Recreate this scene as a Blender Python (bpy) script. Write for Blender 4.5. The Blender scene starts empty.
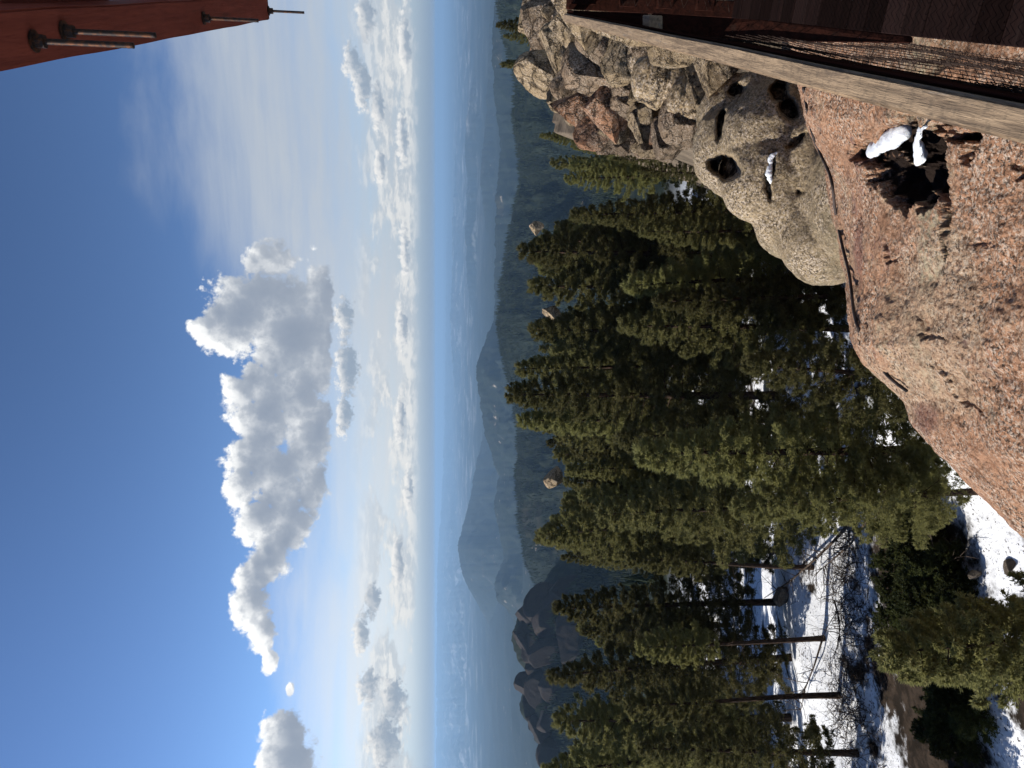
import bpy, bmesh, math, random
import numpy as np
from mathutils import Vector, Matrix, noise as mnoise

random.seed(7)
C = bpy.data.collections.new("scene_objects")
scn = bpy.context.scene
scn.collection.children.link(C)
R = math.radians

# ------------------------------------------------------------------ camera maths
F = 739.0                       # focal length in photo pixels
LEVEL = 436.0                   # photo column of the true horizontal
PITCH = math.atan((512 - LEVEL) / F)
RIGHT = np.array([1.0, 0, 0])
FWD = np.array([0, math.cos(PITCH), -math.sin(PITCH)])
UP = np.array([0, math.sin(PITCH), math.cos(PITCH)])

def ray(x, y):
    """direction through photo pixel (x, y); the photo lies on its side (up = photo left)"""
    return RIGHT * ((384 - y) / F) - UP * ((x - 512) / F) + FWD

def P(x, y, D):
    """point at horizontal distance D on the sight line of a photo pixel"""
    d = ray(x, y)
    return d * (D / math.hypot(d[0], d[1]))

def azel(x, y):
    d = ray(x, y)
    return math.degrees(math.atan2(d[0], d[1])), math.degrees(math.atan2(d[2], math.hypot(d[0], d[1])))

def proj(p):
    p = np.asarray(p)
    z = p @ FWD
    return 512 - F * (p @ UP) / z, 384 - F * (p @ RIGHT) / z

cam_d = bpy.data.cameras.new("camera")
cam = bpy.data.objects.new("camera", cam_d)
C.objects.link(cam)
cam_d.sensor_width = 36.0
cam_d.lens = 36.0 * F / 1024.0
cam_d.clip_start = 0.05
cam_d.clip_end = 300000
M = Matrix.Identity(4)
for i in range(3):
    M[i][0] = -UP[i]; M[i][1] = RIGHT[i]; M[i][2] = -FWD[i]
cam.matrix_world = M
scn.camera = cam

# ------------------------------------------------------------------ numpy noise
_rng = np.random.RandomState(3)
_perm = np.concatenate([_rng.permutation(256)] * 3)
_grad = _rng.normal(size=(256, 3)); _grad /= np.linalg.norm(_grad, axis=1)[:, None]

def perlin(p):
    p = np.asarray(p, float)
    i = np.floor(p).astype(int); f = p - i
    u = f * f * f * (f * (f * 6 - 15) + 10)
    i &= 255
    out = 0
    for dx in (0, 1):
        wx = u[:, 0] if dx else 1 - u[:, 0]
        for dy in (0, 1):
            wy = u[:, 1] if dy else 1 - u[:, 1]
            for dz in (0, 1):
                wz = u[:, 2] if dz else 1 - u[:, 2]
                h = _perm[_perm[_perm[(i[:, 0] + dx) & 255] + ((i[:, 1] + dy) & 255)] + ((i[:, 2] + dz) & 255)]
                g = _grad[h]
                out = out + wx * wy * wz * (g[:, 0] * (f[:, 0] - dx) + g[:, 1] * (f[:, 1] - dy) + g[:, 2] * (f[:, 2] - dz))
    return out * 1.5

def fbm(p, oct=4, lac=2.05, gain=0.5, ridged=False):
    a, s, tot = 1.0, 0.0, 0.0
    p = np.asarray(p, float).copy()
    for k in range(oct):
        n = perlin(p)
        if ridged: n = 1 - 2 * np.abs(n)
        s = s + a * n; tot += a
        p = p * lac + 17.3; a *= gain
    return s / tot

def sstep(a, b, x):
    t = np.clip((x - a) / (b - a), 0, 1)
    return t * t * (3 - 2 * t)

# ------------------------------------------------------------------ object helpers
def tag(o, label=None, cat=None, group=None, kind=None):
    if label: o['label'] = label
    if cat: o['category'] = cat
    if group: o['group'] = group
    if kind: o['kind'] = kind
    return o

def empty(name, loc=(0, 0, 0), rz=0):
    o = bpy.data.objects.new(name, None)
    o.empty_display_size = 0.2
    C.objects.link(o); o.location = loc; o.rotation_euler = (0, 0, rz)
    return o

def mesh_np(name, verts, faces, mat, parent=None, smooth=False):
    """faces: (n,3) or (n,4) int array"""
    me = bpy.data.meshes.new(name)
    verts = np.asarray(verts, np.float32); faces = np.asarray(faces, np.int32)
    n, k = faces.shape
    me.vertices.add(len(verts)); me.vertices.foreach_set("co", verts.ravel())
    me.loops.add(n * k); me.loops.foreach_set("vertex_index", faces.ravel())
    me.polygons.add(n); me.polygons.foreach_set("loop_start", np.arange(0, n * k, k, dtype=np.int32))
    me.polygons.foreach_set("use_smooth", np.full(n, smooth, dtype=bool))
    me.update(calc_edges=True)
    me.materials.append(mat)
    o = bpy.data.objects.new(name, me); C.objects.link(o)
    if parent: o.parent = parent
    return o

def obj_bm(name, bm, mat, parent=None, smooth=False):
    me = bpy.data.meshes.new(name)
    bmesh.ops.recalc_face_normals(bm, faces=bm.faces)
    for f in bm.faces: f.smooth = smooth
    bm.to_mesh(me); bm.free(); me.materials.append(mat)
    o = bpy.data.objects.new(name, me); C.objects.link(o)
    if parent: o.parent = parent
    return o

def add_box(bm, x0, x1, y0, y1, z0, z1, bev=0.0, seg=1):
    b2 = bmesh.new()
    v = [b2.verts.new(c) for c in ((x0,y0,z0),(x1,y0,z0),(x1,y1,z0),(x0,y1,z0),(x0,y0,z1),(x1,y0,z1),(x1,y1,z1),(x0,y1,z1))]
    for f in ((0,3,2,1),(4,5,6,7),(0,1,5,4),(1,2,6,5),(2,3,7,6),(3,0,4,7)): b2.faces.new([v[i] for i in f])
    if bev: bmesh.ops.bevel(b2, geom=list(b2.edges), offset=bev, segments=seg, affect='EDGES')
    tmp = bpy.data.meshes.new("tmp"); b2.to_mesh(tmp); b2.free(); bm.from_mesh(tmp); bpy.data.meshes.remove(tmp)

def tube_arrays(pts, rad, n=6, closed_ends=True):
    pts = np.asarray(pts, float); m = len(pts)
    rad = np.broadcast_to(np.asarray(rad, float), (m,))
    t = np.gradient(pts, axis=0); t /= np.linalg.norm(t, axis=1)[:, None] + 1e-9
    ref = np.array([0.13, 0.21, 1.0]) if abs(t[0][2]) < 0.9 else np.array([1.0, 0.2, 0.1])
    a = np.cross(t, ref); a /= np.linalg.norm(a, axis=1)[:, None] + 1e-9
    b = np.cross(t, a)
    ang = np.linspace(0, 2 * np.pi, n, endpoint=False)
    ring = (np.cos(ang)[None, :, None] * a[:, None, :] + np.sin(ang)[None, :, None] * b[:, None, :]) * rad[:, None, None]
    v = (pts[:, None, :] + ring).reshape(-1, 3)
    i = np.arange(m - 1)[:, None] * n; j = np.arange(n)[None, :]; j2 = (j + 1) % n
    f = np.stack([i + j, i + j2, i + n + j2, i + n + j], -1).reshape(-1, 4)
    if closed_ends:
        v = np.concatenate([v, pts[:1], pts[-1:]]); c0, c1 = len(v) - 2, len(v) - 1
        jj = np.arange(n); jn = (jj + 1) % n
        f = np.concatenate([f, np.stack([jn, jj, np.full(n, c0), np.full(n, c0)], -1),
                            np.stack([(m-1)*n + jj, (m-1)*n + jn, np.full(n, c1), np.full(n, c1)], -1)])
    return v, f

class Acc:
    """collects quads (a repeated last index makes a triangle) into one mesh"""
    def __init__(s): s.v, s.f, s.n = [], [], 0
    def add(s, v, f):
        s.v.append(v); s.f.append(np.asarray(f) + s.n); s.n += len(v)
    def tube(s, pts, rad, n=6): s.add(*tube_arrays(pts, rad, n))
    def build(s, name, mat, parent=None, smooth=True):
        v = np.concatenate(s.v); f = np.concatenate(s.f)
        me = bpy.data.meshes.new(name)
        me.from_pydata(v.tolist(), [], [list(dict.fromkeys(q)) for q in f.tolist()])
        for p in me.polygons: p.use_smooth = smooth
        me.materials.append(mat)
        o = bpy.data.objects.new(name, me); C.objects.link(o)
        if parent: o.parent = parent
        return o

# ------------------------------------------------------------------ node helpers
class S:
    """a shader socket with arithmetic"""
    nt = None
    def __init__(s, sock): s.s = sock
    def _m(a, op, b=None, c=None):
        n = S.nt.nodes.new('ShaderNodeMath'); n.operation = op
        for k, v in enumerate((a, b, c)):
            if v is None: continue
            if isinstance(v, S): S.nt.links.new(v.s, n.inputs[k])
            else: n.inputs[k].default_value = v
        return S(n.outputs[0])
    def __add__(a, b): return S._m(a, 'ADD', b)
    __radd__ = __add__
    def __sub__(a, b): return S._m(a, 'SUBTRACT', b)
    def __rsub__(a, b): return S._m(b, 'SUBTRACT', a)
    def __mul__(a, b): return S._m(a, 'MULTIPLY', b)
    __rmul__ = __mul__
    def __truediv__(a, b): return S._m(a, 'DIVIDE', b)
    def max(a, b): return S._m(a, 'MAXIMUM', b)
    def min(a, b): return S._m(a, 'MINIMUM', b)
    def pow(a, b): return S._m(a, 'POWER', b)
    def f(a, op): return S._m(a, op)

def ss(a, b, x):
    n = S.nt.nodes.new('ShaderNodeMapRange'); n.interpolation_type = 'SMOOTHSTEP'
    S.nt.links.new(x.s, n.inputs['Value'])
    n.inputs['From Min'].default_value = a; n.inputs['From Max'].default_value = b
    return S(n.outputs[0])

def vmath(op, a, b=None, c=None, out=0):
    n = S.nt.nodes.new('ShaderNodeVectorMath'); n.operation = op
    for k, v in enumerate((a, b, c)):
        if v is None: continue
        if isinstance(v, S): S.nt.links.new(v.s, n.inputs[k])
        else: n.inputs[k].default_value = v
    return S(n.outputs['Value'] if op in ('LENGTH', 'DOT_PRODUCT', 'DISTANCE') else n.outputs[0])

def vscale(a, k):
    n = S.nt.nodes.new('ShaderNodeVectorMath'); n.operation = 'SCALE'
    S.nt.links.new(a.s, n.inputs[0])
    if isinstance(k, S): S.nt.links.new(k.s, n.inputs['Scale'])
    else: n.inputs['Scale'].default_value = k
    return S(n.outputs[0])

def noise_n(vec, scale, detail=4, rough=0.5, dist=0.0, typ=None, color=False, lac=2.0):
    n = S.nt.nodes.new('ShaderNodeTexNoise')
    if typ: n.noise_type = typ
    S.nt.links.new(vec.s, n.inputs['Vector'])
    n.inputs['Scale'].default_value = scale; n.inputs['Detail'].default_value = detail
    n.inputs['Roughness'].default_value = rough; n.inputs['Distortion'].default_value = dist
    n.inputs['Lacunarity'].default_value = lac
    return S(n.outputs['Color' if color else 0])

def voro(vec, scale, detail=0, rough=0.5, out='Distance', feature='F1', rnd=1.0):
    n = S.nt.nodes.new('ShaderNodeTexVoronoi'); n.feature = feature
    S.nt.links.new(vec.s, n.inputs['Vector'])
    n.inputs['Scale'].default_value = scale
    n.inputs['Detail'].default_value = detail; n.inputs['Roughness'].default_value = rough
    n.inputs['Randomness'].default_value = rnd
    return S(n.outputs[out])

def mixc(fac, a, b, mode='MIX'):
    n = S.nt.nodes.new('ShaderNodeMix'); n.data_type = 'RGBA'; n.blend_type = mode
    for sock, v in ((n.inputs[0], fac), (n.inputs[6], a), (n.inputs[7], b)):
        if isinstance(v, S): S.nt.links.new(v.s, sock)
        elif isinstance(v, (int, float)): sock.default_value = v
        else: sock.default_value = (*v, 1)
    return S(n.outputs[2])

def ramp(fac, stops, interp='LINEAR'):
    n = S.nt.nodes.new('ShaderNodeValToRGB'); S.nt.links.new(fac.s, n.inputs[0])
    cr = n.color_ramp; cr.interpolation = interp
    while len(cr.elements) < len(stops): cr.elements.new(0.5)
    for e, (p, c) in zip(cr.elements, stops):
        e.position = p; e.color = (*c, 1) if not isinstance(c, (int, float)) else (c, c, c, 1)
    return S(n.outputs[0])

def new_mat(name):
    m = bpy.data.materials.new(name); m.use_nodes = True
    nt = m.node_tree; S.nt = nt
    b = nt.nodes['Principled BSDF']
    b.inputs['Specular IOR Level'].default_value = 0.06
    return m, nt, b

def coords(kind='Object'):
    n = S.nt.nodes.new('ShaderNodeTexCoord'); return S(n.outputs[kind])

def pos():
    n = S.nt.nodes.new('ShaderNodeNewGeometry'); return S(n.outputs['Position'])

def bump(b, height, strength, dist, prev=None):
    n = S.nt.nodes.new('ShaderNodeBump'); S.nt.links.new(height.s, n.inputs['Height'])
    n.inputs['Strength'].default_value = strength; n.inputs['Distance'].default_value = dist
    if prev is not None: S.nt.links.new(prev.outputs[0], n.inputs['Normal'])
    if b is not None: S.nt.links.new(n.outputs[0], b.inputs['Normal'])
    return n

def setc(b, col, rough=None):
    S.nt.links.new(col.s, b.inputs['Base Color'])
    if rough is not None:
        if isinstance(rough, S): S.nt.links.new(rough.s, b.inputs['Roughness'])
        else: b.inputs['Roughness'].default_value = rough

# ------------------------------------------------------------------ materials
def wood_mat(name, base, dark, axis=1, scale=1.0, paintwear=None, rough=0.75):
    m, nt, b = new_mat(name)
    p = coords()
    st = [14.0 * scale] * 3; st[axis] = 0.9 * scale
    q = vmath('MULTIPLY', p, tuple(st))
    n1 = noise_n(q, 3.0, 6, 0.6, 0.6)
    n2 = noise_n(q, 14.0, 4, 0.6)
    n3 = noise_n(p, 3.0, 4, 0.6)
    col = mixc(ss(0.3, 0.7, n1), dark, base)
    col = mixc(ss(0.5, 0.75, n2) * 0.5, col, tuple(x * 0.55 for x in dark))
    if paintwear:
        col = mixc(ss(0.58, 0.68, noise_n(q, 1.2, 7, 0.7)) * 0.7, col, paintwear)
    col = mixc(ss(0.35, 0.75, n3) * 0.35, col, tuple(x * 0.6 for x in base))
    setc(b, col, rough)
    bump(b, n1 + n2 * 0.5, 0.5, 0.006)
    return m

M_cap = wood_mat("weathered_cap_wood", (0.44, 0.315, 0.20), (0.18, 0.13, 0.088), 1, 2.6, (0.27, 0.245, 0.215))
nt = M_cap.node_tree; S.nt = nt; b = nt.nodes['Principled BSDF']
old = S(b.inputs['Base Color'].links[0].from_socket); p = coords()
kd = voro(vmath('MULTIPLY', vmath('ADD', p, vscale(noise_n(p, 12, 3, 0.6, color=True), 0.03)), (9.0, 3.6, 9.0)), 1.0)
ring = ((kd * 60.0).f('SINE') * 0.5 + 0.5) * ss(0.34, 0.10, kd)
colk = mixc(ring * 0.55, old, (0.12, 0.09, 0.07))
colk = mixc(ss(0.11, 0.05, kd) * 0.8, colk, (0.10, 0.085, 0.075))
colk = mixc(ss(0.52, 0.62, noise_n(p, 55, 5, 0.7)) * 0.35, colk, (0.10, 0.08, 0.06))
nt.links.new(colk.s, b.inputs['Base Color'])
M_railred = wood_mat("red_stained_wood", (0.040, 0.0145, 0.010), (0.016, 0.0075, 0.006), 1, 1.0, (0.03, 0.02, 0.016))
M_deck = wood_mat("shade_dark_deck_wood", (0.011, 0.0062, 0.0056), (0.006, 0.004, 0.0038), 0, 1.0, (0.015, 0.010, 0.009))  # wood colour taken near black in place of shade over the deck
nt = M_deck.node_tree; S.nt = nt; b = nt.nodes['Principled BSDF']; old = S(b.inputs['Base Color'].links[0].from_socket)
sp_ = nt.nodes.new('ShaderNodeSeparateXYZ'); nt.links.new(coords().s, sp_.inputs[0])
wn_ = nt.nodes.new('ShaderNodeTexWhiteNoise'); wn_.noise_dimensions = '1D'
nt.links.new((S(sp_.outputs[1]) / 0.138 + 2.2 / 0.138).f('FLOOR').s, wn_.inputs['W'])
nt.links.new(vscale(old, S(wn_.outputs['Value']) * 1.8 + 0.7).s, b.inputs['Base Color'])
for m_ in (M_deck, M_railred): m_.node_tree.nodes['Principled BSDF'].inputs['Specular IOR Level'].default_value = 0.0
M_beam = wood_mat("red_painted_beam", (0.21, 0.058, 0.04), (0.14, 0.038, 0.028), 1, 0.8, (0.06, 0.026, 0.02), 0.65)
M_post = wood_mat("grey_post_wood", (0.27, 0.23, 0.19), (0.13, 0.11, 0.09), 2)
m, nt, b = new_mat("rusty_steel"); p = coords()
setc(b, mixc(ss(0.45, 0.65, noise_n(p, 60, 5, 0.6)), (0.035, 0.028, 0.026), (0.10, 0.045, 0.025)), 0.55); b.inputs['Metallic'].default_value = 0.5
M_steel = m
m, nt, b = new_mat("galvanised_wire"); p = coords()
setc(b, mixc(ss(0.4, 0.6, noise_n(p, 20, 3, 0.5)), (0.016, 0.010, 0.008), (0.05, 0.035, 0.028)), 0.6); b.inputs['Metallic'].default_value = 0.1
b.inputs['Specular IOR Level'].default_value = 0.0; b.inputs['Metallic'].default_value = 0.0
M_wire = m
m, nt, b = new_mat("black_cable"); p = coords()
setc(b, mixc(ss(0.4, 0.6, noise_n(p, 9, 3, 0.5)), (0.03, 0.026, 0.026), (0.07, 0.055, 0.05)), 0.6)
M_cable = m

def granite(name, cols, dark=(0.03, 0.023, 0.019), scale=1.0, crack=0.0, white=0.7, lichen=None, lichen2=None, soil=False, bumpd=0.012, grain=62.0, attr=None, streak=None):
    """speckled granite: crystals, darker mica, lichen blotches"""
    m, nt, b = new_mat(name)
    p = coords()
    w = vmath('ADD', p, vscale(noise_n(p, 3 * scale, 3, 0.5, color=True), 0.25 / scale))
    big = noise_n(w, 0.9 * scale, 5, 0.6)
    cell = voro(p, grain * scale, 1.0, 0.5, 'Color')
    sep = S.nt.nodes.new('ShaderNodeSeparateColor'); S.nt.links.new(cell.s, sep.inputs[0])
    r1, r2 = S(sep.outputs[0]), S(sep.outputs[1])
    cell2 = voro(p, grain * scale * 0.42, 1.0, 0.6, 'Color')
    sep2 = S.nt.nodes.new('ShaderNodeSeparateColor'); S.nt.links.new(cell2.s, sep2.inputs[0])
    sel = ss(0.44, 0.60, noise_n(w, 1.5 * scale, 4, 0.6))
    r1 = r1 * (1.0 - sel) + S(sep2.outputs[0]) * sel
    grit = ss(0.30, 0.62, noise_n(w, 2.3 * scale, 5, 0.65))
    fine = noise_n(p, 38 * scale, 5, 0.75)
    med = noise_n(p, 9 * scale, 5, 0.65)
    col = mixc(ss(0.40, 0.60, big), cols[0], cols[1])
    col = mixc(ss(0.2, 0.85, r1) * 0.55, col, cols[2])
    col = mixc(ss(0.86, 0.94, r2) * grit * white, col, (0.60, 0.50, 0.40))
    col = mixc(ss(0.52, 0.40, fine) * (grit * 0.62 + 0.30), col, dark)
    if lichen:
        lm = ss(0.50, 0.64, noise_n(w, 0.62 * scale, 7, 0.66)) * ss(0.38, 0.58, noise_n(p, 20 * scale, 4, 0.75))
        col = mixc(lm * 0.8, col, lichen)
    if lichen2:
        lm2 = ss(0.56, 0.66, noise_n(w, 2.1 * scale, 6, 0.7)) * ss(0.45, 0.6, noise_n(p, 12 * scale, 4, 0.7))
        col = mixc(lm2 * 0.75, col, lichen2)
    col = mixc(ss(0.46, 0.34, noise_n(w, 4.0 * scale, 6, 0.7)) * 0.55, col, tuple(c * 0.45 for c in cols[1]))
    col = mixc(ss(0.42, 0.30, med) * 0.6, col, tuple(c * 0.25 for c in cols[0]))
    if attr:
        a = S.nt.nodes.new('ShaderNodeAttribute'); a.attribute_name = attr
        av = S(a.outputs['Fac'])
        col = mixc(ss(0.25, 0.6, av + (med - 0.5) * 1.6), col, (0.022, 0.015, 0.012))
    if lichen and name == "pink_granite":
        a2_ = S.nt.nodes.new('ShaderNodeAttribute'); a2_.attribute_name = "lich"
        lv = ss(0.25, 0.75, S(a2_.outputs['Fac']) + (noise_n(p, 14 * scale, 5, 0.75) - 0.5) * 0.9)
        col = mixc(lv * ss(0.38, 0.52, fine) * 0.38, col, (0.46, 0.38, 0.26))
        a3_ = S.nt.nodes.new('ShaderNodeAttribute'); a3_.attribute_name = "stain"
        sv_ = ss(0.3, 0.8, S(a3_.outputs['Fac']) + (noise_n(p, 11 * scale, 5, 0.75) - 0.5) * 0.7)
        col = mixc(sv_ * 0.6, col, (0.17, 0.075, 0.062))
    hgt = med
    if crack:
        wc = vmath('ADD', p, vscale(noise_n(p, 1.6 * crack, 5, 0.65, color=True), 0.9 / crack))
        de = voro(vmath('MULTIPLY', wc, (1, 1, 1.7)), 1.25 * crack, 1.0, 0.5, 'Distance', 'DISTANCE_TO_EDGE')
        ck = ss(0.0, 0.035, de)
        col = mixc(ck, (0.03, 0.023, 0.018), col)
        hgt = med + ss(0.0, 0.07, de) * 0.9
    setc(b, col, 0.88)
    b1 = bump(None, hgt, 0.9, 0.06 / scale)
    b2_ = bump(b, fine + r1 * 0.35, 0.9, bumpd / scale, b1)
    return m

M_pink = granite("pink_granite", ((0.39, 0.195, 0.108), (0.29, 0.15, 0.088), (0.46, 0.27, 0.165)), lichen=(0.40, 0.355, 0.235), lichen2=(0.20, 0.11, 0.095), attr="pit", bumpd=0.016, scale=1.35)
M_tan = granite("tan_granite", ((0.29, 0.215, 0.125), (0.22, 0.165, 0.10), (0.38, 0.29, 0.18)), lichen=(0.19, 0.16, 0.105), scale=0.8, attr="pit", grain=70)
M_tanl = granite("pale_tan_granite", ((0.37, 0.265, 0.15), (0.27, 0.195, 0.115), (0.41, 0.305, 0.185)), lichen=(0.17, 0.14, 0.10), lichen2=(0.08, 0.066, 0.054), scale=0.5, crack=0.9, grain=70)
M_grey = granite("grey_brown_granite", ((0.20, 0.145, 0.095), (0.28, 0.18, 0.11), (0.26, 0.19, 0.125)), lichen=(0.085, 0.07, 0.06), lichen2=(0.32, 0.17, 0.10), scale=0.5, crack=1.1, grain=70)
M_orange = granite("orange_granite", ((0.42, 0.185, 0.09), (0.31, 0.18, 0.11), (0.42, 0.24, 0.14)), lichen=(0.25, 0.20, 0.15), lichen2=(0.12, 0.075, 0.06), scale=0.5, crack=1.0, grain=70)
M_darkrock = granite("dark_forest_rock", ((0.13, 0.105, 0.085), (0.19, 0.15, 0.11), (0.19, 0.16, 0.125)), lichen=(0.07, 0.065, 0.05), scale=0.5, grain=60)
M_cliff = granite("shade_dark_cliff_rock", ((0.036, 0.029, 0.026), (0.026, 0.022, 0.02), (0.046, 0.037, 0.032)), white=0.0, lichen=(0.016, 0.019, 0.014), lichen2=(0.055, 0.043, 0.035), scale=0.6, grain=40, bumpd=0.05, crack=2.2)  # rock colour kept very dark to stand for shade on the hill faces

m, nt, b = new_mat("snow"); p = coords()
setc(b, mixc(ss(0.45, 0.7, noise_n(p, 6, 5, 0.6)), (0.86, 0.88, 0.90), (0.74, 0.77, 0.82)), 0.6)
b.inputs['Subsurface Weight'].default_value = 0.15; b.inputs['Subsurface Radius'].default_value = (0.05, 0.06, 0.08)
bump(b, noise_n(p, 45, 6, 0.7), 0.7, 0.03)
M_snow = m

m, nt, b = new_mat("pine_bark"); p = coords()
q = vmath('MULTIPLY', p, (9, 9, 1.6)); n1 = noise_n(q, 2.0, 6, 0.65)
setc(b, mixc(ss(0.35, 0.65, n1), (0.018, 0.013, 0.010), (0.085, 0.055, 0.04)), 0.9); bump(b, n1, 0.8, 0.03)
M_bark = m
m, nt, b = new_mat("dead_wood"); p = coords(); n1 = noise_n(p, 7, 6, 0.65)
setc(b, mixc(ss(0.35, 0.65, n1), (0.035, 0.026, 0.02), (0.12, 0.09, 0.07)), 0.9)
M_dead = m

def leaf_mat(name, c1, c2, c3):
    m, nt, b = new_mat(name)
    p = coords()
    oi = S.nt.nodes.new('ShaderNodeObjectInfo'); rnd = S(oi.outputs['Random'])
    n1 = noise_n(p, 0.9, 4, 0.6); n2 = noise_n(p, 5.0, 3, 0.6)
    col = mixc(ss(0.35, 0.65, n1 + (rnd - 0.5) * 0.35), c1, c2)
    col = mixc(ss(0.5, 0.75, n2), col, c3)
    hsv = S.nt.nodes.new('ShaderNodeHueSaturation'); S.nt.links.new(col.s, hsv.inputs['Color'])
    S.nt.links.new((rnd * 0.03 + 0.485).s, hsv.inputs['Hue']); S.nt.links.new((rnd * 0.55 + 0.85).s, hsv.inputs['Value'])
    col = S(hsv.outputs[0])
    S.nt.links.new(col.s, b.inputs['Base Color']); b.inputs['Roughness'].default_value = 0.62
    b.inputs['Specular IOR Level'].default_value = 0.12
    tr = nt.nodes.new('ShaderNodeBsdfTranslucent'); S.nt.links.new(col.s, tr.inputs['Color'])
    mx = nt.nodes.new('ShaderNodeMixShader'); mx.inputs[0].default_value = 0.48
    nt.links.new(b.outputs[0], mx.inputs[1]); nt.links.new(tr.outputs[0], mx.inputs[2])
    nt.links.new(mx.outputs[0], nt.nodes['Material Output'].inputs['Surface'])
    return m
M_leaf = leaf_mat("conifer_needles", (0.108, 0.106, 0.040), (0.172, 0.160, 0.062), (0.215, 0.192, 0.092))
M_leafd = leaf_mat("shrub_needles", (0.030, 0.038, 0.014), (0.055, 0.06, 0.02), (0.07, 0.07, 0.025))
M_farleaf = leaf_mat("far_forest_needles", (0.018, 0.028, 0.015), (0.032, 0.042, 0.022), (0.05, 0.056, 0.028))

# ------------------------------------------------------------------ terrain
_br = np.log([1, 20, 45, 100, 300, 1000, 2000, 6000, 10000, 20000, 40000, 120000])
_bz = np.array([-19.5, -20, -21.5, -34, -85, -240, -420, -720, -860, -960, -1000, -1000.0])
RIDGES = []   # (D, az array, crest z array, near slope, far slope)
def ridge(D, pts, sn=0.28, sf=0.28, lift=0):
    A = np.array([azel(x, y) for x, y in pts]); o = np.argsort(A[:, 0]); A = A[o]
    fa = np.arange(A[0, 0], A[-1, 0], 0.1); fe = np.interp(fa, A[:, 0], A[:, 1])
    kk = np.exp(-0.5 * (np.arange(-25, 26) * 0.1 / 0.22) ** 2); kk /= kk.sum()
    fe = np.convolve(np.pad(fe, 25, mode='edge'), kk, mode='valid')
    RIDGES.append((D, fa, D * np.tan(np.radians(fe)) + lift, sn, sf))
# silhouettes of the ranges, nearest last (photo pixels: column, row)
ridge(62000, [(452,-300),(455,0),(452,150),(448,250),(447,330),(446,430),(443,500),(439,560),(438,640),(438,768),(440,1000)], 0.03, 0.05)
ridge(36000, [(470,-300),(470,0),(466,45),(463,80),(457,130),(456,180),(454,215),(453,285),(451,325),(457,400),(463,430),(465,500),(463,540),(470,600),(474,680),(476,768),(480,1000)], 0.06, 0.1)
ridge(20000, [(480,-300),(484,0),(483,40),(476,70),(468,110),(466,150),(469,180),(466,240),(469,285),(476,330),(485,400),(490,470),(495,560),(502,640),(512,768),(520,1000)], 0.09, 0.12)
ridge(13000, [(494,-300),(492,0),(490,60),(487,120),(481,180),(486,220),(492,260),(497,320),(494,360),(488,420),(474,480),(471,500),(464,525),(459,547),(461,562),(464,576),(470,590),(480,605),(497,640),(512,768)], 0.14, 0.2)
ridge(7500, [(495,-300),(498,0),(494,40),(496,90),(503,150),(498,200),(497,285),(496,320),(486,345),(478,366),(481,400),(489,440),(501,480),(496,505),(500,530),(506,550),(503,568),(495,586),(499,600),(510,612),(524,630),(540,700),(560,768)], 0.2, 0.28)
ridge(2600, [(505,-200),(500,0),(504,30),(518,80),(516,115),(520,150),(524,178),(513,220),(508,260),(503,285),(500,320),(503,345),(511,380),(520,430),(518,480),(521,520),(528,560),(545,600),(570,660),(590,768)], 0.24, 0.34)
ridge(1500, [(640,430),(600,520),(562,560),(548,580),(536,594),(522,614),(516,630),(514,642),(520,658),(528,672),(529,690),(522,706),(526,716),(535,727),(545,755),(549,775),(556,900)], 0.55, 0.5)

def ledge_z(x, y):
    """rocky rib running out to the right beneath and beyond the deck"""
    a = np.array([0.0, 1.0]); pts = np.array([[2.5, 3.0], [6.5, 14.0], [13.0, 33.0], [22.0, 48.0]]); zz = [-3.9, -5.4, -5.6, -8.5]
    best = np.full(x.shape, -1e9)
    for k in range(3):
        p0, p1 = pts[k], pts[k + 1]; d = p1 - p0; L2 = d @ d
        t = np.clip(((x - p0[0]) * d[0] + (y - p0[1]) * d[1]) / L2, 0, 1)
        dist = np.hypot(x - p0[0] - t * d[0], y - p0[1] - t * d[1])
        side = (d[1] * (x - p0[0]) - d[0] * (y - p0[1]))
        z = zz[k] + (zz[k + 1] - zz[k]) * t - np.maximum(dist - 1.6, 0) * 3.2
        best = np.maximum(best, z)
    return best

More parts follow.
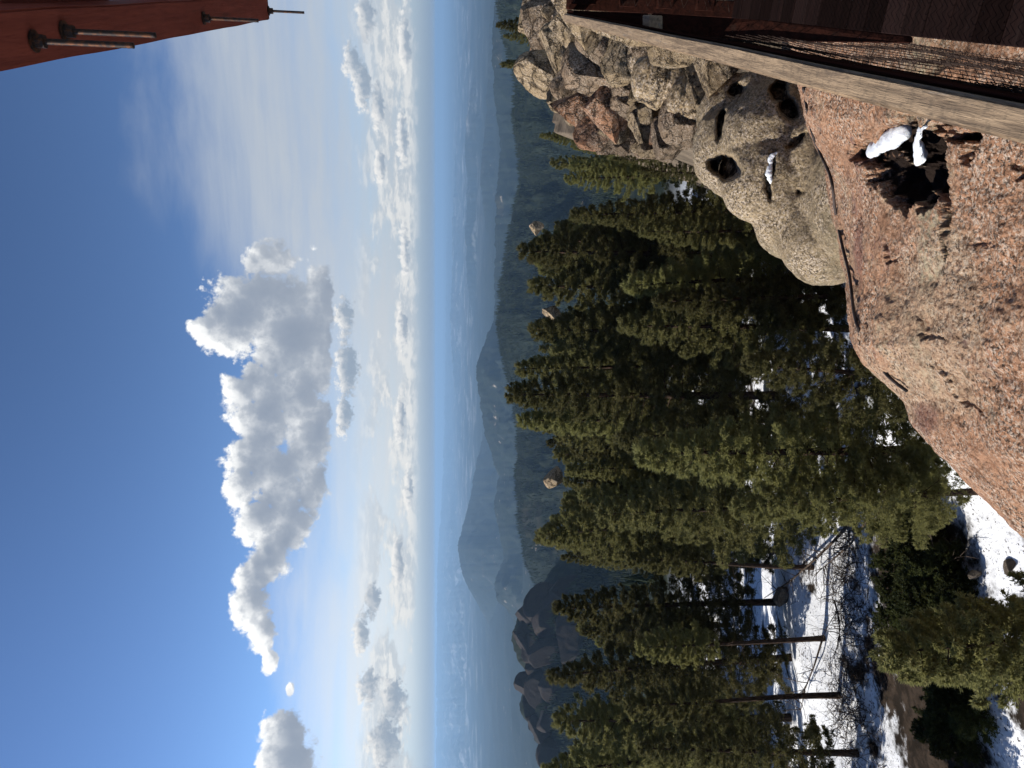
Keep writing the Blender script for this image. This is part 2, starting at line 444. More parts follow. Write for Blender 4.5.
def H(x, y):
    x = np.atleast_1d(np.asarray(x, float)); y = np.atleast_1d(np.asarray(y, float))
    r = np.hypot(x, y) + 1e-6; az = np.degrees(np.arctan2(x, y)); lr = np.log(r)
    z = np.interp(lr, _br, _bz)
    q = np.stack([x, y, 0 * x], -1)
    far = sstep(150, 900, r)
    z = z + fbm(q / 9.0, 4) * 0.9 * (1 - far) * sstep(2, 12, r)
    z = z + fbm(q / 38.0 + 5, 3) * 1.8 * (1 - far) * sstep(8, 30, r)
    sc = np.maximum(r, 50)
    z = z + far * fbm(np.stack([x / 900, y / 900, 0 * x], -1), 5) * np.minimum(60, r * 0.02)
    for k, (D, A, Z, sn, sf) in enumerate(RIDGES):
        u = (r - D) / D
        if np.all(np.abs(u) >= 0.9): continue
        cz = np.interp(az, A, Z) + D * 0.0030 * fbm(np.stack([az * 1.1, 0 * az + k * 5.7, 0 * az], -1), 5, gain=0.6) + D * 0.0016 * fbm(np.stack([az * 4.2, 0 * az + k * 2.7, 0 * az], -1), 4, gain=0.65, ridged=True)
        wob = fbm(np.stack([az * 0.35, 0 * az + k * 9.1, lr * 3], -1), 3) * 0.10
        u = u + wob * sstep(0.02, 0.15, np.abs(u))
        s = np.where(u < 0, sn, sf)
        zz = cz - D * s * (np.sqrt(u * u + 0.0004) - 0.02)
        gul = fbm(q / (D * 0.035) + k * 3.3, 6, gain=0.55, ridged=True)
        zz = zz + (gul - 0.25) * D * (0.018 if D < 10000 else 0.007) * np.clip(0.25 + np.abs(u) * 6, 0, 1) * (1.6 if D < 2000 else 1)
        m_ = 0.004 * D
        z = np.where(np.abs(u) < 0.9, np.maximum(z, zz), z)
    z = np.maximum(z, ledge_z(x, y) + fbm(q / 3.0, 4) * 0.5)
    return z

az_d = np.concatenate([np.arange(-180, -44, 4.0), np.arange(-44, -31, 0.6), np.arange(-31, 31, 0.11), np.arange(31, 44, 0.6), np.arange(44, 181, 4.0)])
r_d = np.concatenate([[0.5], np.geomspace(2.0, 140, 210), np.geomspace(145, 110000, 560)])
A_, R_ = np.meshgrid(np.radians(az_d), r_d)
X_, Y_ = (R_ * np.sin(A_)).ravel(), (R_ * np.cos(A_)).ravel()
Z_ = H(X_, Y_)
nr, na = R_.shape
ii, jj = np.meshgrid(np.arange(nr - 1), np.arange(na - 1), indexing='ij')
fq = np.stack([ii * na + jj, ii * na + jj + 1, (ii + 1) * na + jj + 1, (ii + 1) * na + jj], -1).reshape(-1, 4)[:, ::-1]

m, nt, b = new_mat("mountain_ground"); p = pos()
sepx = nt.nodes.new('ShaderNodeSeparateXYZ'); nt.links.new(p.s, sepx.inputs[0])
flat = vmath('MULTIPLY', p, (1, 1, 0)); rr = vmath('LENGTH', flat)
geo = nt.nodes.new('ShaderNodeNewGeometry'); sepn = nt.nodes.new('ShaderNodeSeparateXYZ'); nt.links.new(geo.outputs['Normal'], sepn.inputs[0]); nz = S(sepn.outputs[2])
n_a = noise_n(p, 0.16, 6, 0.62); n_b = noise_n(p, 1.3, 5, 0.65); n_c = noise_n(p, 7.0, 4, 0.7)
soil = mixc(ss(0.4, 0.6, n_b), (0.020, 0.015, 0.011), (0.050, 0.036, 0.026))
snowc = mixc(ss(0.5, 0.75, n_b), (0.84, 0.86, 0.89), (0.70, 0.73, 0.79))
snowm = ss(0.40, 0.47, n_a + (n_b - 0.5) * 0.28) * ss(0.66, 0.58, n_c + (n_b - 0.5) * 0.4)
# bare, dark litter; also darkens the brushy hollow's ground in place of deep shade
for (cx, cy, cr) in ((P(875, 585, 31)[0], P(875, 585, 31)[1], 5.0), (P(866, 660, 32.5)[0], P(866, 660, 32.5)[1], 3.6), (P(862, 745, 33)[0], P(862, 745, 33)[1], 4.2)):
    dd = vmath('DISTANCE', flat, (float(cx), float(cy), 0))
    snowm = snowm * ss(cr * 0.75, cr * 1.1, dd + (n_b - 0.5) * 5.0)
near = mixc(snowm, soil, snowc)
ledge = ss(-9.5, -7.0, S(sepx.outputs[2]) + (n_b - 0.5) * 2)
rock = mixc(ss(0.35, 0.65, n_b), (0.09, 0.07, 0.05), (0.18, 0.14, 0.10))
rock = mixc(ss(0.5, 0.35, n_c) * 0.7, rock, (0.06, 0.05, 0.04))
near = mixc(ledge.max(ss(0.72, 0.55, nz)), near, rock)
# forested country beyond, with bare rock and meadow
f1 = noise_n(p, 0.012, 8, 0.7); f2 = noise_n(p, 0.0016, 7, 0.62); f3 = noise_n(p, 0.05, 5, 0.7)
forest = mixc(ss(0.4, 0.6, f3), (0.007, 0.012, 0.009), (0.020, 0.025, 0.015))
forest = mixc(ss(0.60, 0.68, f2) * 0.35, forest, (0.08, 0.068, 0.048))
forest = mixc(ss(0.62, 0.67, f1) * ss(0.5, 0.6, f2), forest, (0.42, 0.34, 0.27))
farc = mixc(ss(0.45, 0.62, noise_n(p, 0.00035, 7, 0.62)), (0.010, 0.017, 0.016), (0.055, 0.053, 0.047))
farc = mixc(ss(0.53, 0.62, noise_n(p, 0.0009, 8, 0.70)) * ss(10000, 20000, rr) * ss(52000, 42000, rr) * 0.8, farc, (0.34, 0.33, 0.32))
country = mixc(ss(9000, 26000, rr), forest, farc)
col = mixc(ss(120, 260, rr), near, country)
setc(b, col, 0.9)
h1 = bump(None, n_b + n_c * 0.35, 0.7, 0.12)
nt.links.new(h1.outputs[0], b.inputs['Normal'])
terrain = mesh_np("terrain", np.stack([X_, Y_, Z_], -1), fq, m, smooth=True)
tag(terrain, kind='structure', label='snow-patched forest ground falling away to hazy blue mountain ranges', cat='terrain')

# ------------------------------------------------------------------ rocks
def dent_field(px, py, dents):
    """dents: (x, y, rx, ry, angle, depth) in photo pixels -> depth of hollow at each vertex, mask"""
    d = np.zeros(len(px)); mk = np.zeros(len(px))
    for (cx, cy, rx, ry, ang, dep) in dents:
        c, s = math.cos(R(ang)), math.sin(R(ang))
        dx, dy = px - cx, py - cy
        e = np.hypot((dx * c + dy * s) / rx, (-dx * s + dy * c) / ry)
        w = 1 - sstep(0.65, 1.15, e)
        d = np.maximum(d, dep * w); mk = np.maximum(mk, w)
    return d, mk

def set_attr(o, name, vals):
    a = o.data.attributes.new(name, 'FLOAT', 'POINT'); a.data.foreach_set('value', np.asarray(vals, np.float32))

# --- the big pink boulder right below the railing
outline = [(775,-420),(777,-250),(782,-60),(790,40),(797,92),(801,115),(810,140),(822,170),(831,210),(839,245),(848,280),(851,320),(855,345),(868,366),(884,382),(904,402),(915,427),(936,452),(961,477),(986,502),(1011,527),(1030,541),(1080,575),(1160,640),(1300,740),(1500,860),(1700,960)]
Ds_ = [9,8,7,6.6,6.2,6.1,6.0,5.8,5.6,5.4,5.2,5.0,4.9,4.8,4.7,4.5,4.4,4.2,4.1,4.0,3.9,3.85,3.7,3.5,3.2,2.9,2.6]
oy = np.array([o_[1] for o_ in outline], float); ox = np.array([o_[0] for o_ in outline], float)
ys = np.concatenate([np.linspace(-420, 60, 50, endpoint=False), np.linspace(60, 560, 520, endpoint=False), np.linspace(560, 960, 60)])
xs = np.interp(ys, oy, ox); Dsv = np.interp(ys, oy, Ds_)
tt = np.concatenate([np.linspace(0.12, 0.38, 30, endpoint=False), np.linspace(0.38, 1.0, 360, endpoint=False), np.linspace(1.0, 2.1, 90)])
V = []
for y_, x_, D in zip(ys, xs, Dsv):
    d = ray(x_, y_); h = math.hypot(d[0], d[1]); m_ = d[2] / h
    r_ = tt * D
    k = (m_ * 1.2 + 2.12) / (D - 1.2) ** 2
    k2 = 0.62
    u = r_ - D
    z = m_ * r_ - np.where(u < 0, k * u * u, k2 * u * u + 0.25 * np.maximum(u - 1, 0) ** 2)
    V.append(np.stack([d[0] / h * r_, d[1] / h * r_, z], -1))
V = np.array(V); ny, nt_ = V.shape[:2]
Vf = V.reshape(-1, 3)
n_lo = fbm(Vf * 0.9 + 3, 4); n_mid = fbm(Vf * 3.2, 5, gain=0.55); n_hi = fbm(Vf * 14.0, 4, gain=0.6)
Vf = Vf.copy()
Vf[:, 2] += n_lo * 0.13 + n_mid * 0.05 + n_hi * 0.018
px, py = proj(Vf)
wob = fbm(Vf * 5.5 + 9, 4, gain=0.6)
dents = [(866,150,14,9,20,0.10),(884,178,20,10,35,0.09),(912,200,20,10,15,0.10),(880,152,17,12,20,0.10),(897,143,22,20,0,0.16),(921,148,22,26,0,0.20),(905,180,26,17,25,0.15),(934,178,18,22,0,0.17),(946,202,7,26,0,0.14),(941,238,3,26,-8,0.07),(960,128,26,8,8,0.10),(880,165,14,9,60,0.11),(972,138,8,18,20,0.08),(908,120,10,12,0,0.12),
         (1018,168,8,6,0,0.05),(886,250,14,4,60,0.02),(990,250,18,3,20,0.015),(930,330,24,3,35,0.015),(960,390,40,4,40,0.02)]
dep, mk = dent_field(px + wob * 26, py + fbm(Vf * 5.5 + 31, 4, gain=0.6) * 26, dents)
Vf[:, 2] -= dep * (1 + 0.6 * fbm(Vf * 9, 3))
i2, j2 = np.meshgrid(np.arange(ny - 1), np.arange(nt_ - 1), indexing='ij')
fb = np.stack([i2 * nt_ + j2, i2 * nt_ + j2 + 1, (i2 + 1) * nt_ + j2 + 1, (i2 + 1) * nt_ + j2], -1).reshape(-1, 4)
pink = mesh_np("boulder", Vf, fb, M_pink, smooth=True)
lich = np.clip(1.15 - np.hypot((px - 935) / 105, (py - 345) / 130), 0, 1) + 0.75 * fbm(Vf * 1.6 + 50, 5) + 0.35 * fbm(Vf * 6 + 20, 4)
stain = np.clip(1.0 - np.hypot((px - 926) / 26, (py - 418) / 34), 0, 1) + np.clip(1.0 - np.hypot((px - 858) / 12, (py - 250) / 70), 0, 1) + 0.3 * fbm(Vf * 4 + 77, 4)
set_attr(pink, "lich", np.clip(lich, 0, 1)); set_attr(pink, "stain", np.clip(stain, 0, 1))
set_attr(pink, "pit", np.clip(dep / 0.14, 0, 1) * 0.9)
tag(pink, 'huge speckled pink granite boulder right under the railing, with a dark hollow', 'boulder')
pink_z = Vf[:, 2]; pink_xy = Vf[:, :2]

def on_pink(x, y, lift=0.0):
    """point of the pink boulder seen at a photo pixel"""
    k = np.argmin(np.hypot(px - x, py - y)); v = Vf[k].copy(); v[2] += lift; return v
px, py = proj(Vf)

# --- snow lumps in the hollow
def lump(name, pts, radii, mat, label, cat, group=None, vox=0.012, seed=0, amp=0.25):
    bm = bmesh.new()
    n_ = len(pts); tq = np.linspace(0, n_ - 1, n_ * 8)
    pts = np.stack([np.interp(tq, np.arange(n_), np.array(pts)[:, k]) for k in range(3)], -1)
    radii = np.stack([np.interp(tq, np.arange(n_), np.array(radii)[:, k]) for k in range(3)], -1)
    jr = np.random.RandomState(seed + 60)
    for p_, r_ in zip(pts, radii):
        r_ = r_ * jr.uniform(0.85, 1.15); p_ = p_ + jr.normal(0, 0.2, 3) * r_ * np.array([1, 1, 0.4])
        mm = Matrix.Translation(p_) @ Matrix.Diagonal((r_[0], r_[1], r_[2], 1))
        bmesh.ops.create_icosphere(bm, subdivisions=3, radius=1.0, matrix=mm)
    return remesh_obj(name, bm, vox, mat, label, cat, group, seed, amp, keep1=True)

def remesh_obj(name, bm, vox, mat, label, cat, group=None, seed=0, amp=0.1, dents=None, smooth_it=2, freqs=((0.8, 1.0), (2.5, 0.45), (8, 0.16)), strata=None, keep1=False):
    me = bpy.data.meshes.new("tmp"); bm.to_mesh(me); bm.free()
    o = bpy.data.objects.new("tmp", me); C.objects.link(o)
    md = o.modifiers.new("r", 'REMESH'); md.mode = 'VOXEL'; md.voxel_size = vox; md.adaptivity = 0
    if smooth_it:
        sm = o.modifiers.new("s", 'SMOOTH'); sm.factor = 0.5; sm.iterations = smooth_it
    dg = bpy.context.evaluated_depsgraph_get(); dg.update()
    m2 = bpy.data.meshes.new_from_object(o.evaluated_get(dg))
    bpy.data.objects.remove(o); bpy.data.meshes.remove(me)
    m2.name = name
    if keep1:
        b3 = bmesh.new(); b3.from_mesh(m2); seen = set(); best = []
        for v0 in b3.verts:
            if v0 in seen: continue
            st = [v0]; seen.add(v0); isl = []
            while st:
                q_ = st.pop(); isl.append(q_)
                for e_ in q_.link_edges:
                    o_ = e_.other_vert(q_)
                    if o_ not in seen: seen.add(o_); st.append(o_)
            if len(isl) > len(best): best = isl
        bs = set(best); bmesh.ops.delete(b3, geom=[v0 for v0 in b3.verts if v0 not in bs], context='VERTS')
        b3.to_mesh(m2); b3.free()
    n = len(m2.vertices); co = np.empty(n * 3, np.float32); m2.vertices.foreach_get('co', co); co = co.reshape(-1, 3).astype(float)
    no = np.empty(n * 3, np.float32); m2.vertices.foreach_get('normal', no); no = no.reshape(-1, 3).astype(float)
    disp = 0
    for k, (fr, am) in enumerate(freqs):
        disp = disp + fbm(co * fr + seed * 7.7 + k * 3, 4, gain=0.55) * am * amp
    if strata is not None:
        ax, per, dep_ = strata
        t = (co @ np.array(ax)) / per + fbm(co * 0.7 + seed, 3) * 0.8
        fr_ = t - np.floor(t)
        disp = disp - dep_ * (1 - sstep(0.0, 0.22, fr_)) + dep_ * 0.6 * (1 - fr_)
    co2 = co + no * disp[:, None]
    mk = np.zeros(n)
    if dents:
        qx, qy = proj(co2)
        w1 = fbm(co * 4 + seed, 3) * 5; w2 = fbm(co * 4 + 40 + seed, 3) * 5
        dep, mk = dent_field(qx + w1, qy + w2, dents)
        front = (no * -(co / np.linalg.norm(co, axis=1)[:, None])).sum(1) > 0.05
        dep = np.where(front, dep, 0); mk = np.where(front, mk, 0)
        dirv = co / np.linalg.norm(co, axis=1)[:, None]
        co2 = co2 + dirv * dep[:, None]
    m2.vertices.foreach_set('co', co2.astype(np.float32).ravel()); m2.update()
    m2.polygons.foreach_set('use_smooth', np.ones(len(m2.polygons), bool))
    m2.materials.clear(); m2.materials.append(mat)
    o = bpy.data.objects.new(name, m2); C.objects.link(o)
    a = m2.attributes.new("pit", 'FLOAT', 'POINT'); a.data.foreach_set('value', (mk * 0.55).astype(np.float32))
    return tag(o, label, cat, group)

def on_mesh(o, x, y):
    """front-most vertex of a rock near a photo pixel"""
    co = np.array([v.co[:] for v in o.data.vertices]); qx, qy = proj(co)
    w = np.hypot(qx - x, qy - y); k = np.where(w < 3.0)[0]
    if not len(k): k = np.array([np.argmin(w)])
    return co[k[np.argmin(np.linalg.norm(co[k], axis=1))]]
def lump_on_pink(plist, label, seed):
    pts, rad = [], []
    for (x, y, r_, hgt) in plist:
        pts.append(on_pink(x, y, 0.04 + hgt)); rad.append((r_ * 0.8, r_ * 0.8, r_ * 0.42))
    zz_ = np.array([q_[2] for q_ in pts]); zt = np.linspace(max(zz_[0], zz_[1]), max(zz_[-1], zz_[-2]), len(pts)); hs = np.array([q_[3] for q_ in plist])
    pts = [P(q_[0], q_[1], 1.0) for q_ in plist]; pts = [q_ * (z_ / q_[2]) for q_, z_ in zip(pts, zt)]
    lump("snow_patch", pts, rad, M_snow, label, 'snow', 'snow lumps in the boulder hollow', 0.009, seed, 0.055)
lump_on_pink([(926,126,.024,.055),(920,132,.030,.05),(917,141,.045,.03),(920,150,.056,.01),(923,158,.05,.0)], 'thick rounded snow lump with a tapered tip in the boulder hollow', 3)
lump_on_pink([(870,151,.036,.035),(876,149,.032,.035),(880,145,.032,.04),(888,140,.042,.045),(897,135,.038,.045),(903,132,.026,.04)], 'long curved strip of snow at the far rim of the pink boulder hollow', 5)

# --- tan rocks with hollows beside it
def rocks(name, lobes, mat, label, seed, vox, amp, dents=None, extra=(), **kw):
    bm = bmesh.new()
    for (x, y, rx, ry, D, *rest) in lobes:
        c = P(x, y, D); L = np.linalg.norm(c); s = L / F
        dpt = rest[0] if rest else 1.0
        rad_v, rad_h = rx * s, ry * s
        mm = Matrix.Translation(c) @ Matrix.Rotation(-math.atan2(c[0], c[1]), 4, 'Z') @ Matrix.Diagonal((rad_h, max(rad_h, rad_v) * dpt, rad_v, 1))
        bmesh.ops.create_icosphere(bm, subdivisions=4, radius=1.0, matrix=mm)
    for c, rad in extra:
        bmesh.ops.create_icosphere(bm, subdivisions=4, radius=1.0, matrix=Matrix.Translation(c) @ Matrix.Diagonal((*rad, 1)))
    return remesh_obj(name, bm, vox, mat, label, 'rock', 'rocks below the deck' if 'slab' in name else None, seed, amp, dents, **kw)

base = P(800, 190, 10.5)
tan = rocks("rock", [(738,150,41,44,9.8),(738,118,34,36,10.0),(772,140,45,50,9.25),(772,178,48,46,9.05),(755,140,36,40,9.45),(800,205,45,52,8.9),(828,235,42,46,8.4),(845,200,40,60,8.2),(757,90,17,19,9.5),(800,130,30,45,9.2),(860,190,40,60,7.8),(815,160,40,50,8.8)],
            M_tan, 'rounded tan granite rock with hollows between the pink boulder and the forest', 11, 0.028, 0.10,
            dents=[(724,166,17,12,24,0.42),(721,124,4,17,8,0.3),(736,90,6,9,40,0.25),(780,90,9,12,10,0.5),(788,108,9,13,-25,0.5),(772,168,3.0,20,8,0.06),(768,188,3,16,-8,0.12),(797,140,14,4,-35,0.16),(800,192,4,3,0,0.08)],
            extra=[((base[0], base[1], -8.5), (1.6, 1.7, 3.6)), ((base[0] + 0.4, base[1] + 0.3, -13), (2.6, 2.6, 5.5))])
# thin snow in its seam
seam = []
a_ = Acc()
ptsS = [on_mesh(tan, x, y) * 0.9995 for x, y, D in ((775,152,8.74),(772,159,8.72),(771.5,166,8.71),(769,173,8.70),(768.5,181,8.68))]
lump("snow_patch", ptsS, [(.016,.016,.018),(.030,.03,.034),(.024,.024,.028),(.030,.03,.034),(.016,.016,.018)], M_snow, 'thin sliver of snow in the seam of the tan rock', 'snow', None, 0.008, 8, 0.02)

# --- angular boulders of the rubble rib
def block_mesh(seed, cuts=14, rough=0.035):
    rs = np.random.RandomState(seed)
    bm = bmesh.new(); bmesh.ops.create_icosphere(bm, subdivisions=5, radius=1.0)
    co = np.array([v.co[:] for v in bm.verts])
    for k in range(cuts):
        n = rs.normal(size=3); n /= np.linalg.norm(n); d = rs.uniform(0.42, 0.80)
        over = np.maximum(co @ n - d, 0); co = co - over[:, None] * n * 1.0
    rad = co / (np.linalg.norm(co, axis=1)[:, None] + 1e-9)
    co = co + rad * (fbm(co * 1.6 + seed, 4) * rough * 1.6 + (fbm(co * 3.2 + seed, 5, gain=0.6, ridged=True) - 0.3) * rough * 1.5)[:, None]
    for v, c in zip(bm.verts, co): v.co = c
    me = bpy.data.meshes.new("boulder"); bm.to_mesh(me); bm.free()
    for p_ in me.polygons: p_.use_smooth = True
    return me
BLK = [block_mesh(s, 8 + s % 5) for s in range(60, 70)]
def block(x, y, rx, ry, D, mat, label, seed, name="boulder", group=None, tilt=0.3, depth=1.0):
    rs = np.random.RandomState(seed + 500)
    me = BLK[seed % len(BLK)].copy(); me.materials.append(mat)
    o = bpy.data.objects.new(name, me); C.objects.link(o)
    c = P(x, y, D); s = np.linalg.norm(c) / F / 0.72
    o.location = c
    o.rotation_euler = (rs.uniform(-tilt, tilt), rs.uniform(-tilt, tilt), rs.uniform(0, 6.28))
    rh = ry * s
    o.scale = (rh, rh * depth, rx * s)
    o.rotation_euler.z = -math.atan2(c[0], c[1]) + rs.uniform(-0.5, 0.5)
    return tag(o, label, 'boulder', group or 'boulders of the rocky rib')

T, G, O_ = M_tanl, M_grey, M_orange
BL = [
 (612,112,20,18,15.2,O_,'bright orange boulder on the forest edge of the rubble, left of its rusty twin'),
 (581,108,21,17,17.2,O_,'orange and grey boulder at the tip of the rubble by the tree tops'),
 (598,135,15,12,16.5,O_,'small orange boulder at the outer foot of the rubble'),
 (619,140,20,13,16.5,G,'brown-pink boulder hanging over the dark trees below the orange boulders'),
 (600,68,22,24,15.3,G,'dark rusty boulder in the middle of the rubble'),
 (562,50,16,18,20,T,'pale boulder high on the rubble below the far railing corner'),
 (545,28,18,20,23,G,'grey boulder near the skyline end of the rubble'),
 (553,78,24,14,21,T,'pale elongated boulder on the outer edge of the rubble'),
 (537,8,16,16,26,T,'pale boulder at the very top of the rubble by the lone pine'),
 (575,78,16,16,18.5,G,'grey cracked boulder between the pale edge boulder and the rusty one'),
 (572,30,16,16,17,T,'tan boulder close behind the far railing corner'),
 (600,40,17,16,14.5,G,'grey-brown boulder under the railing cap near the rusty boulder'),
 (626,58,15,18,14,T,'tan block touching the rail cap line, beside the rusty boulder'),
 (632,85,15,16,14.5,G,'small grey-green lichen block in the rubble centre'),
 (640,108,18,14,14.5,G,'grey wedge boulder between the slab and the orange boulders'),
 (650,132,17,15,14,T,'cream boulder low in the rubble near the dark trees'),
 (674,135,20,16,13,G,'dark brown boulder at the rubble foot beside the tan rock'),
 (690,120,18,20,12,G,'shadowed boulder wedged against the tan rock'),
 (705,90,15,20,11,T,'pale boulder between the layered slab and the tan rock'),
 (655,150,14,9,15,G,'small dark boulder at the outer foot of the rubble above snow'),
 (587,5,26,26,11,T,'bright tan boulder seen through the end fence'),
 (620,2,26,24,9.5,T,'bright tan boulder seen low through the end fence mesh'),
 (660,8,22,26,8.5,T,'tan boulder hidden close behind the end fence'),
 (650,30,18,20,11.5,G,'grey boulder under the rail cap by the middle post'),
 (680,45,18,18,10.5,T,'tan boulder tucked under the rail cap beside the layered slab'),
 (715,62,20,20,10,T,'tan boulder under the rail cap above the tan rock'),
 (560,95,12,10,20,T,'small pale boulder on the outer rim of the rubble'),
 (548,52,10,12,24,O_,'small orange boulder near the skyline of the rubble'),
]
for k, (x, y, rx, ry, D, mt, lab) in enumerate(BL):
    block(x, y, rx * 1.12, ry * 1.12, D, mt, lab, k)
rs = np.random.RandomState(17)
RY = [(0, 530, 600), (30, 535, 640), (60, 545, 660), (90, 550, 690), (120, 572, 690), (145, 592, 690)]
for k in range(46):
    y = rs.uniform(0, 150); lo = np.interp(y, [q_[0] for q_ in RY], [q_[1] for q_ in RY]); hi = np.interp(y, [q_[0] for q_ in RY], [q_[2] for q_ in RY])
    x = rs.uniform(lo + 4, hi); D = np.interp(x, [530, 560, 600, 650, 700], [25, 19.5, 16.3, 13.6, 11.3]) * rs.uniform(0.99, 1.06)
    r_ = rs.uniform(5, 10)
    block(x, y, r_ * rs.uniform(0.8, 1.3), r_ * rs.uniform(0.8, 1.5), D, (T, G, G, T, O_)[rs.randint(5)], 'small angular stone wedged among the larger boulders of the rubble', 200 + k, name="stone", group='small stones of the rubble', tilt=0.8)
slab = rocks("slab", [(668,78,34,26,12.3,0.8),(690,100,22,22,11.8,0.8),(650,58,22,18,12.8,0.8),(676,60,24,20,12.2,0.8)], M_tanl, 'layered tan granite slab with curved peeling sheets', 21, 0.035, 0.10, strata=((0.45, 0.35, 0.82), 0.34, 0.085))
# outcrops among and beyond the trees
for k, (x, y, rx, ry, D, mt, lab) in enumerate([
 (536,228,6,5,120,T,'pale rock outcrop above the tree tops, right of the centre'),
 (552,312,8,7,75,T,'pale tan rock showing between tree crowns at centre skyline'),
 (556,478,9,9,80,T,'pale rock top between tree crowns left of centre'),
 (690,172,8,9,42,M_darkrock,'dark rock in the snow beside the tan rock'),
 (797,262,14,14,24,M_darkrock,'dark rock block with snow below the tan rock'),
 (790,240,10,10,26,M_darkrock,'dark rock between snow slivers below the tan rock'),
 (1003,566,3.0,6,24.6,M_darkrock,'small brown rock lying in the sunlit snow by the boulder'),
 (957,575,6,3.5,26.5,M_darkrock,'brown stone in the bright snow near the small bushy pine'),
 (816,563,2.6,3,33,M_darkrock,'small dark stone on the sunlit snow clearing'),
 (748,596,7,10,46,M_darkrock,'large dark boulder in the snow at the clearing edge'),
]):
    o = block(x, y, rx, ry, D, mt, lab, 40 + k, group='rocks in the forest')
    if D < 60:
        c = o.location; c.z = float(H(c.x, c.y)[0]) + o.scale.z * 0.45

# ------------------------------------------------------------------ trees
def rot_between(n): pass

def crown_arrays(seed, h, rbase, t0, nb, tuft_n, blade=0.19, width=0.026, K=10, round_=0.75, droop=0.15, irregular=0.35):
    rs = np.random.RandomState(seed)
    out = []; limbs = []
    lobes = rs.uniform(0, 6.28, 5); lobh = rs.uniform(t0, 0.95, 5)
    for i in range(nb):
        t = t0 + (1 - t0) * (1 - (1 - (i + rs.rand()) / nb) ** 1.15)
        a = i * 2.39996 + rs.uniform(-0.5, 0.5)
        prof = (1 - t) ** round_ * min(1.0, 0.55 + (t - t0) / (1 - t0) * 2.6)
        L = rbase * prof * rs.uniform(1 - irregular, 1 + irregular * 0.5) + 0.22
        L *= 1 + 0.22 * math.sin(a * 2 + lobes[0]) * math.sin(t * 9 + lobes[1])
        el = R(40) * t - R(14) + rs.uniform(-0.22, 0.22)
        s = np.linspace(0, 1, 7)
        dirh = np.array([math.cos(a), math.sin(a), 0])
        side = np.array([-math.sin(a), math.cos(a), 0])
        zc = math.sin(el) * s * L - droop * L * s * s + 0.20 * L * s ** 3
        line = np.array([0, 0, t * h]) + dirh * (math.cos(el) * L * s)[:, None] + np.array([0, 0, 1]) * zc[:, None]
        limbs.append((line, 0.012 * L + 0.008))
        n = max(6, int(tuft_n * L))
        nc = max(3, int(2.6 * L + 1))
        cps = np.sort(rs.beta(1.7, 1.0, nc)) * 0.9 + 0.12; clat = rs.uniform(-1, 1, nc) * 0.9; cz = rs.normal(0, 0.08, nc) * L
        ci = rs.randint(0, nc, n)
        ps = np.clip(cps[ci] + rs.normal(0, 0.125, n), 0.05, 1.06); lat = clat[ci] + rs.normal(0, 0.33, n)
        wid = 0.36 * L * np.clip(1.05 - ps, 0, 1) ** 0.7 * np.clip(ps * 3, 0, 1) + 0.07
        base = np.stack([np.interp(ps, s, line[:, k]) for k in range(3)], -1)
        base += side * (lat * wid)[:, None] + np.array([0, 0, 1]) * (cz[ci] * 0.6 + rs.normal(0, 0.045, n) * (0.6 + L * 0.4))[:, None]
        tdir = dirh * 0.7 + side * (lat * 0.9)[:, None] + np.array([0, 0, 0.32])
        outw = dirh * 0.7 + side * (lat * 0.6)[:, None] + np.array([0, 0, 0.6])
        for k in range(K):
            d = tdir + rs.normal(0, 0.50, (n, 3)); d /= np.linalg.norm(d, axis=1)[:, None]
            w = np.cross(d, outw + rs.normal(0, 0.55, (n, 3))); w /= np.linalg.norm(w, axis=1)[:, None] + 1e-9
            bl = blade * rs.uniform(0.6, 1.25, n)[:, None]; ww = width * rs.uniform(0.7, 1.3, n)[:, None]
            b0 = base - d * bl * 0.15
            out.append(np.stack([b0, base + d * bl * 0.45 + w * ww * 0.5, base + d * bl, base + d * bl * 0.45 - w * ww * 0.5], 1))
    # leader tuft
    v = np.concatenate(out)          # (n,4,3)
    n = len(v); idx = np.arange(n)[:, None] * 4
    return v.reshape(-1, 3), idx + np.arange(4)[None, :], limbs

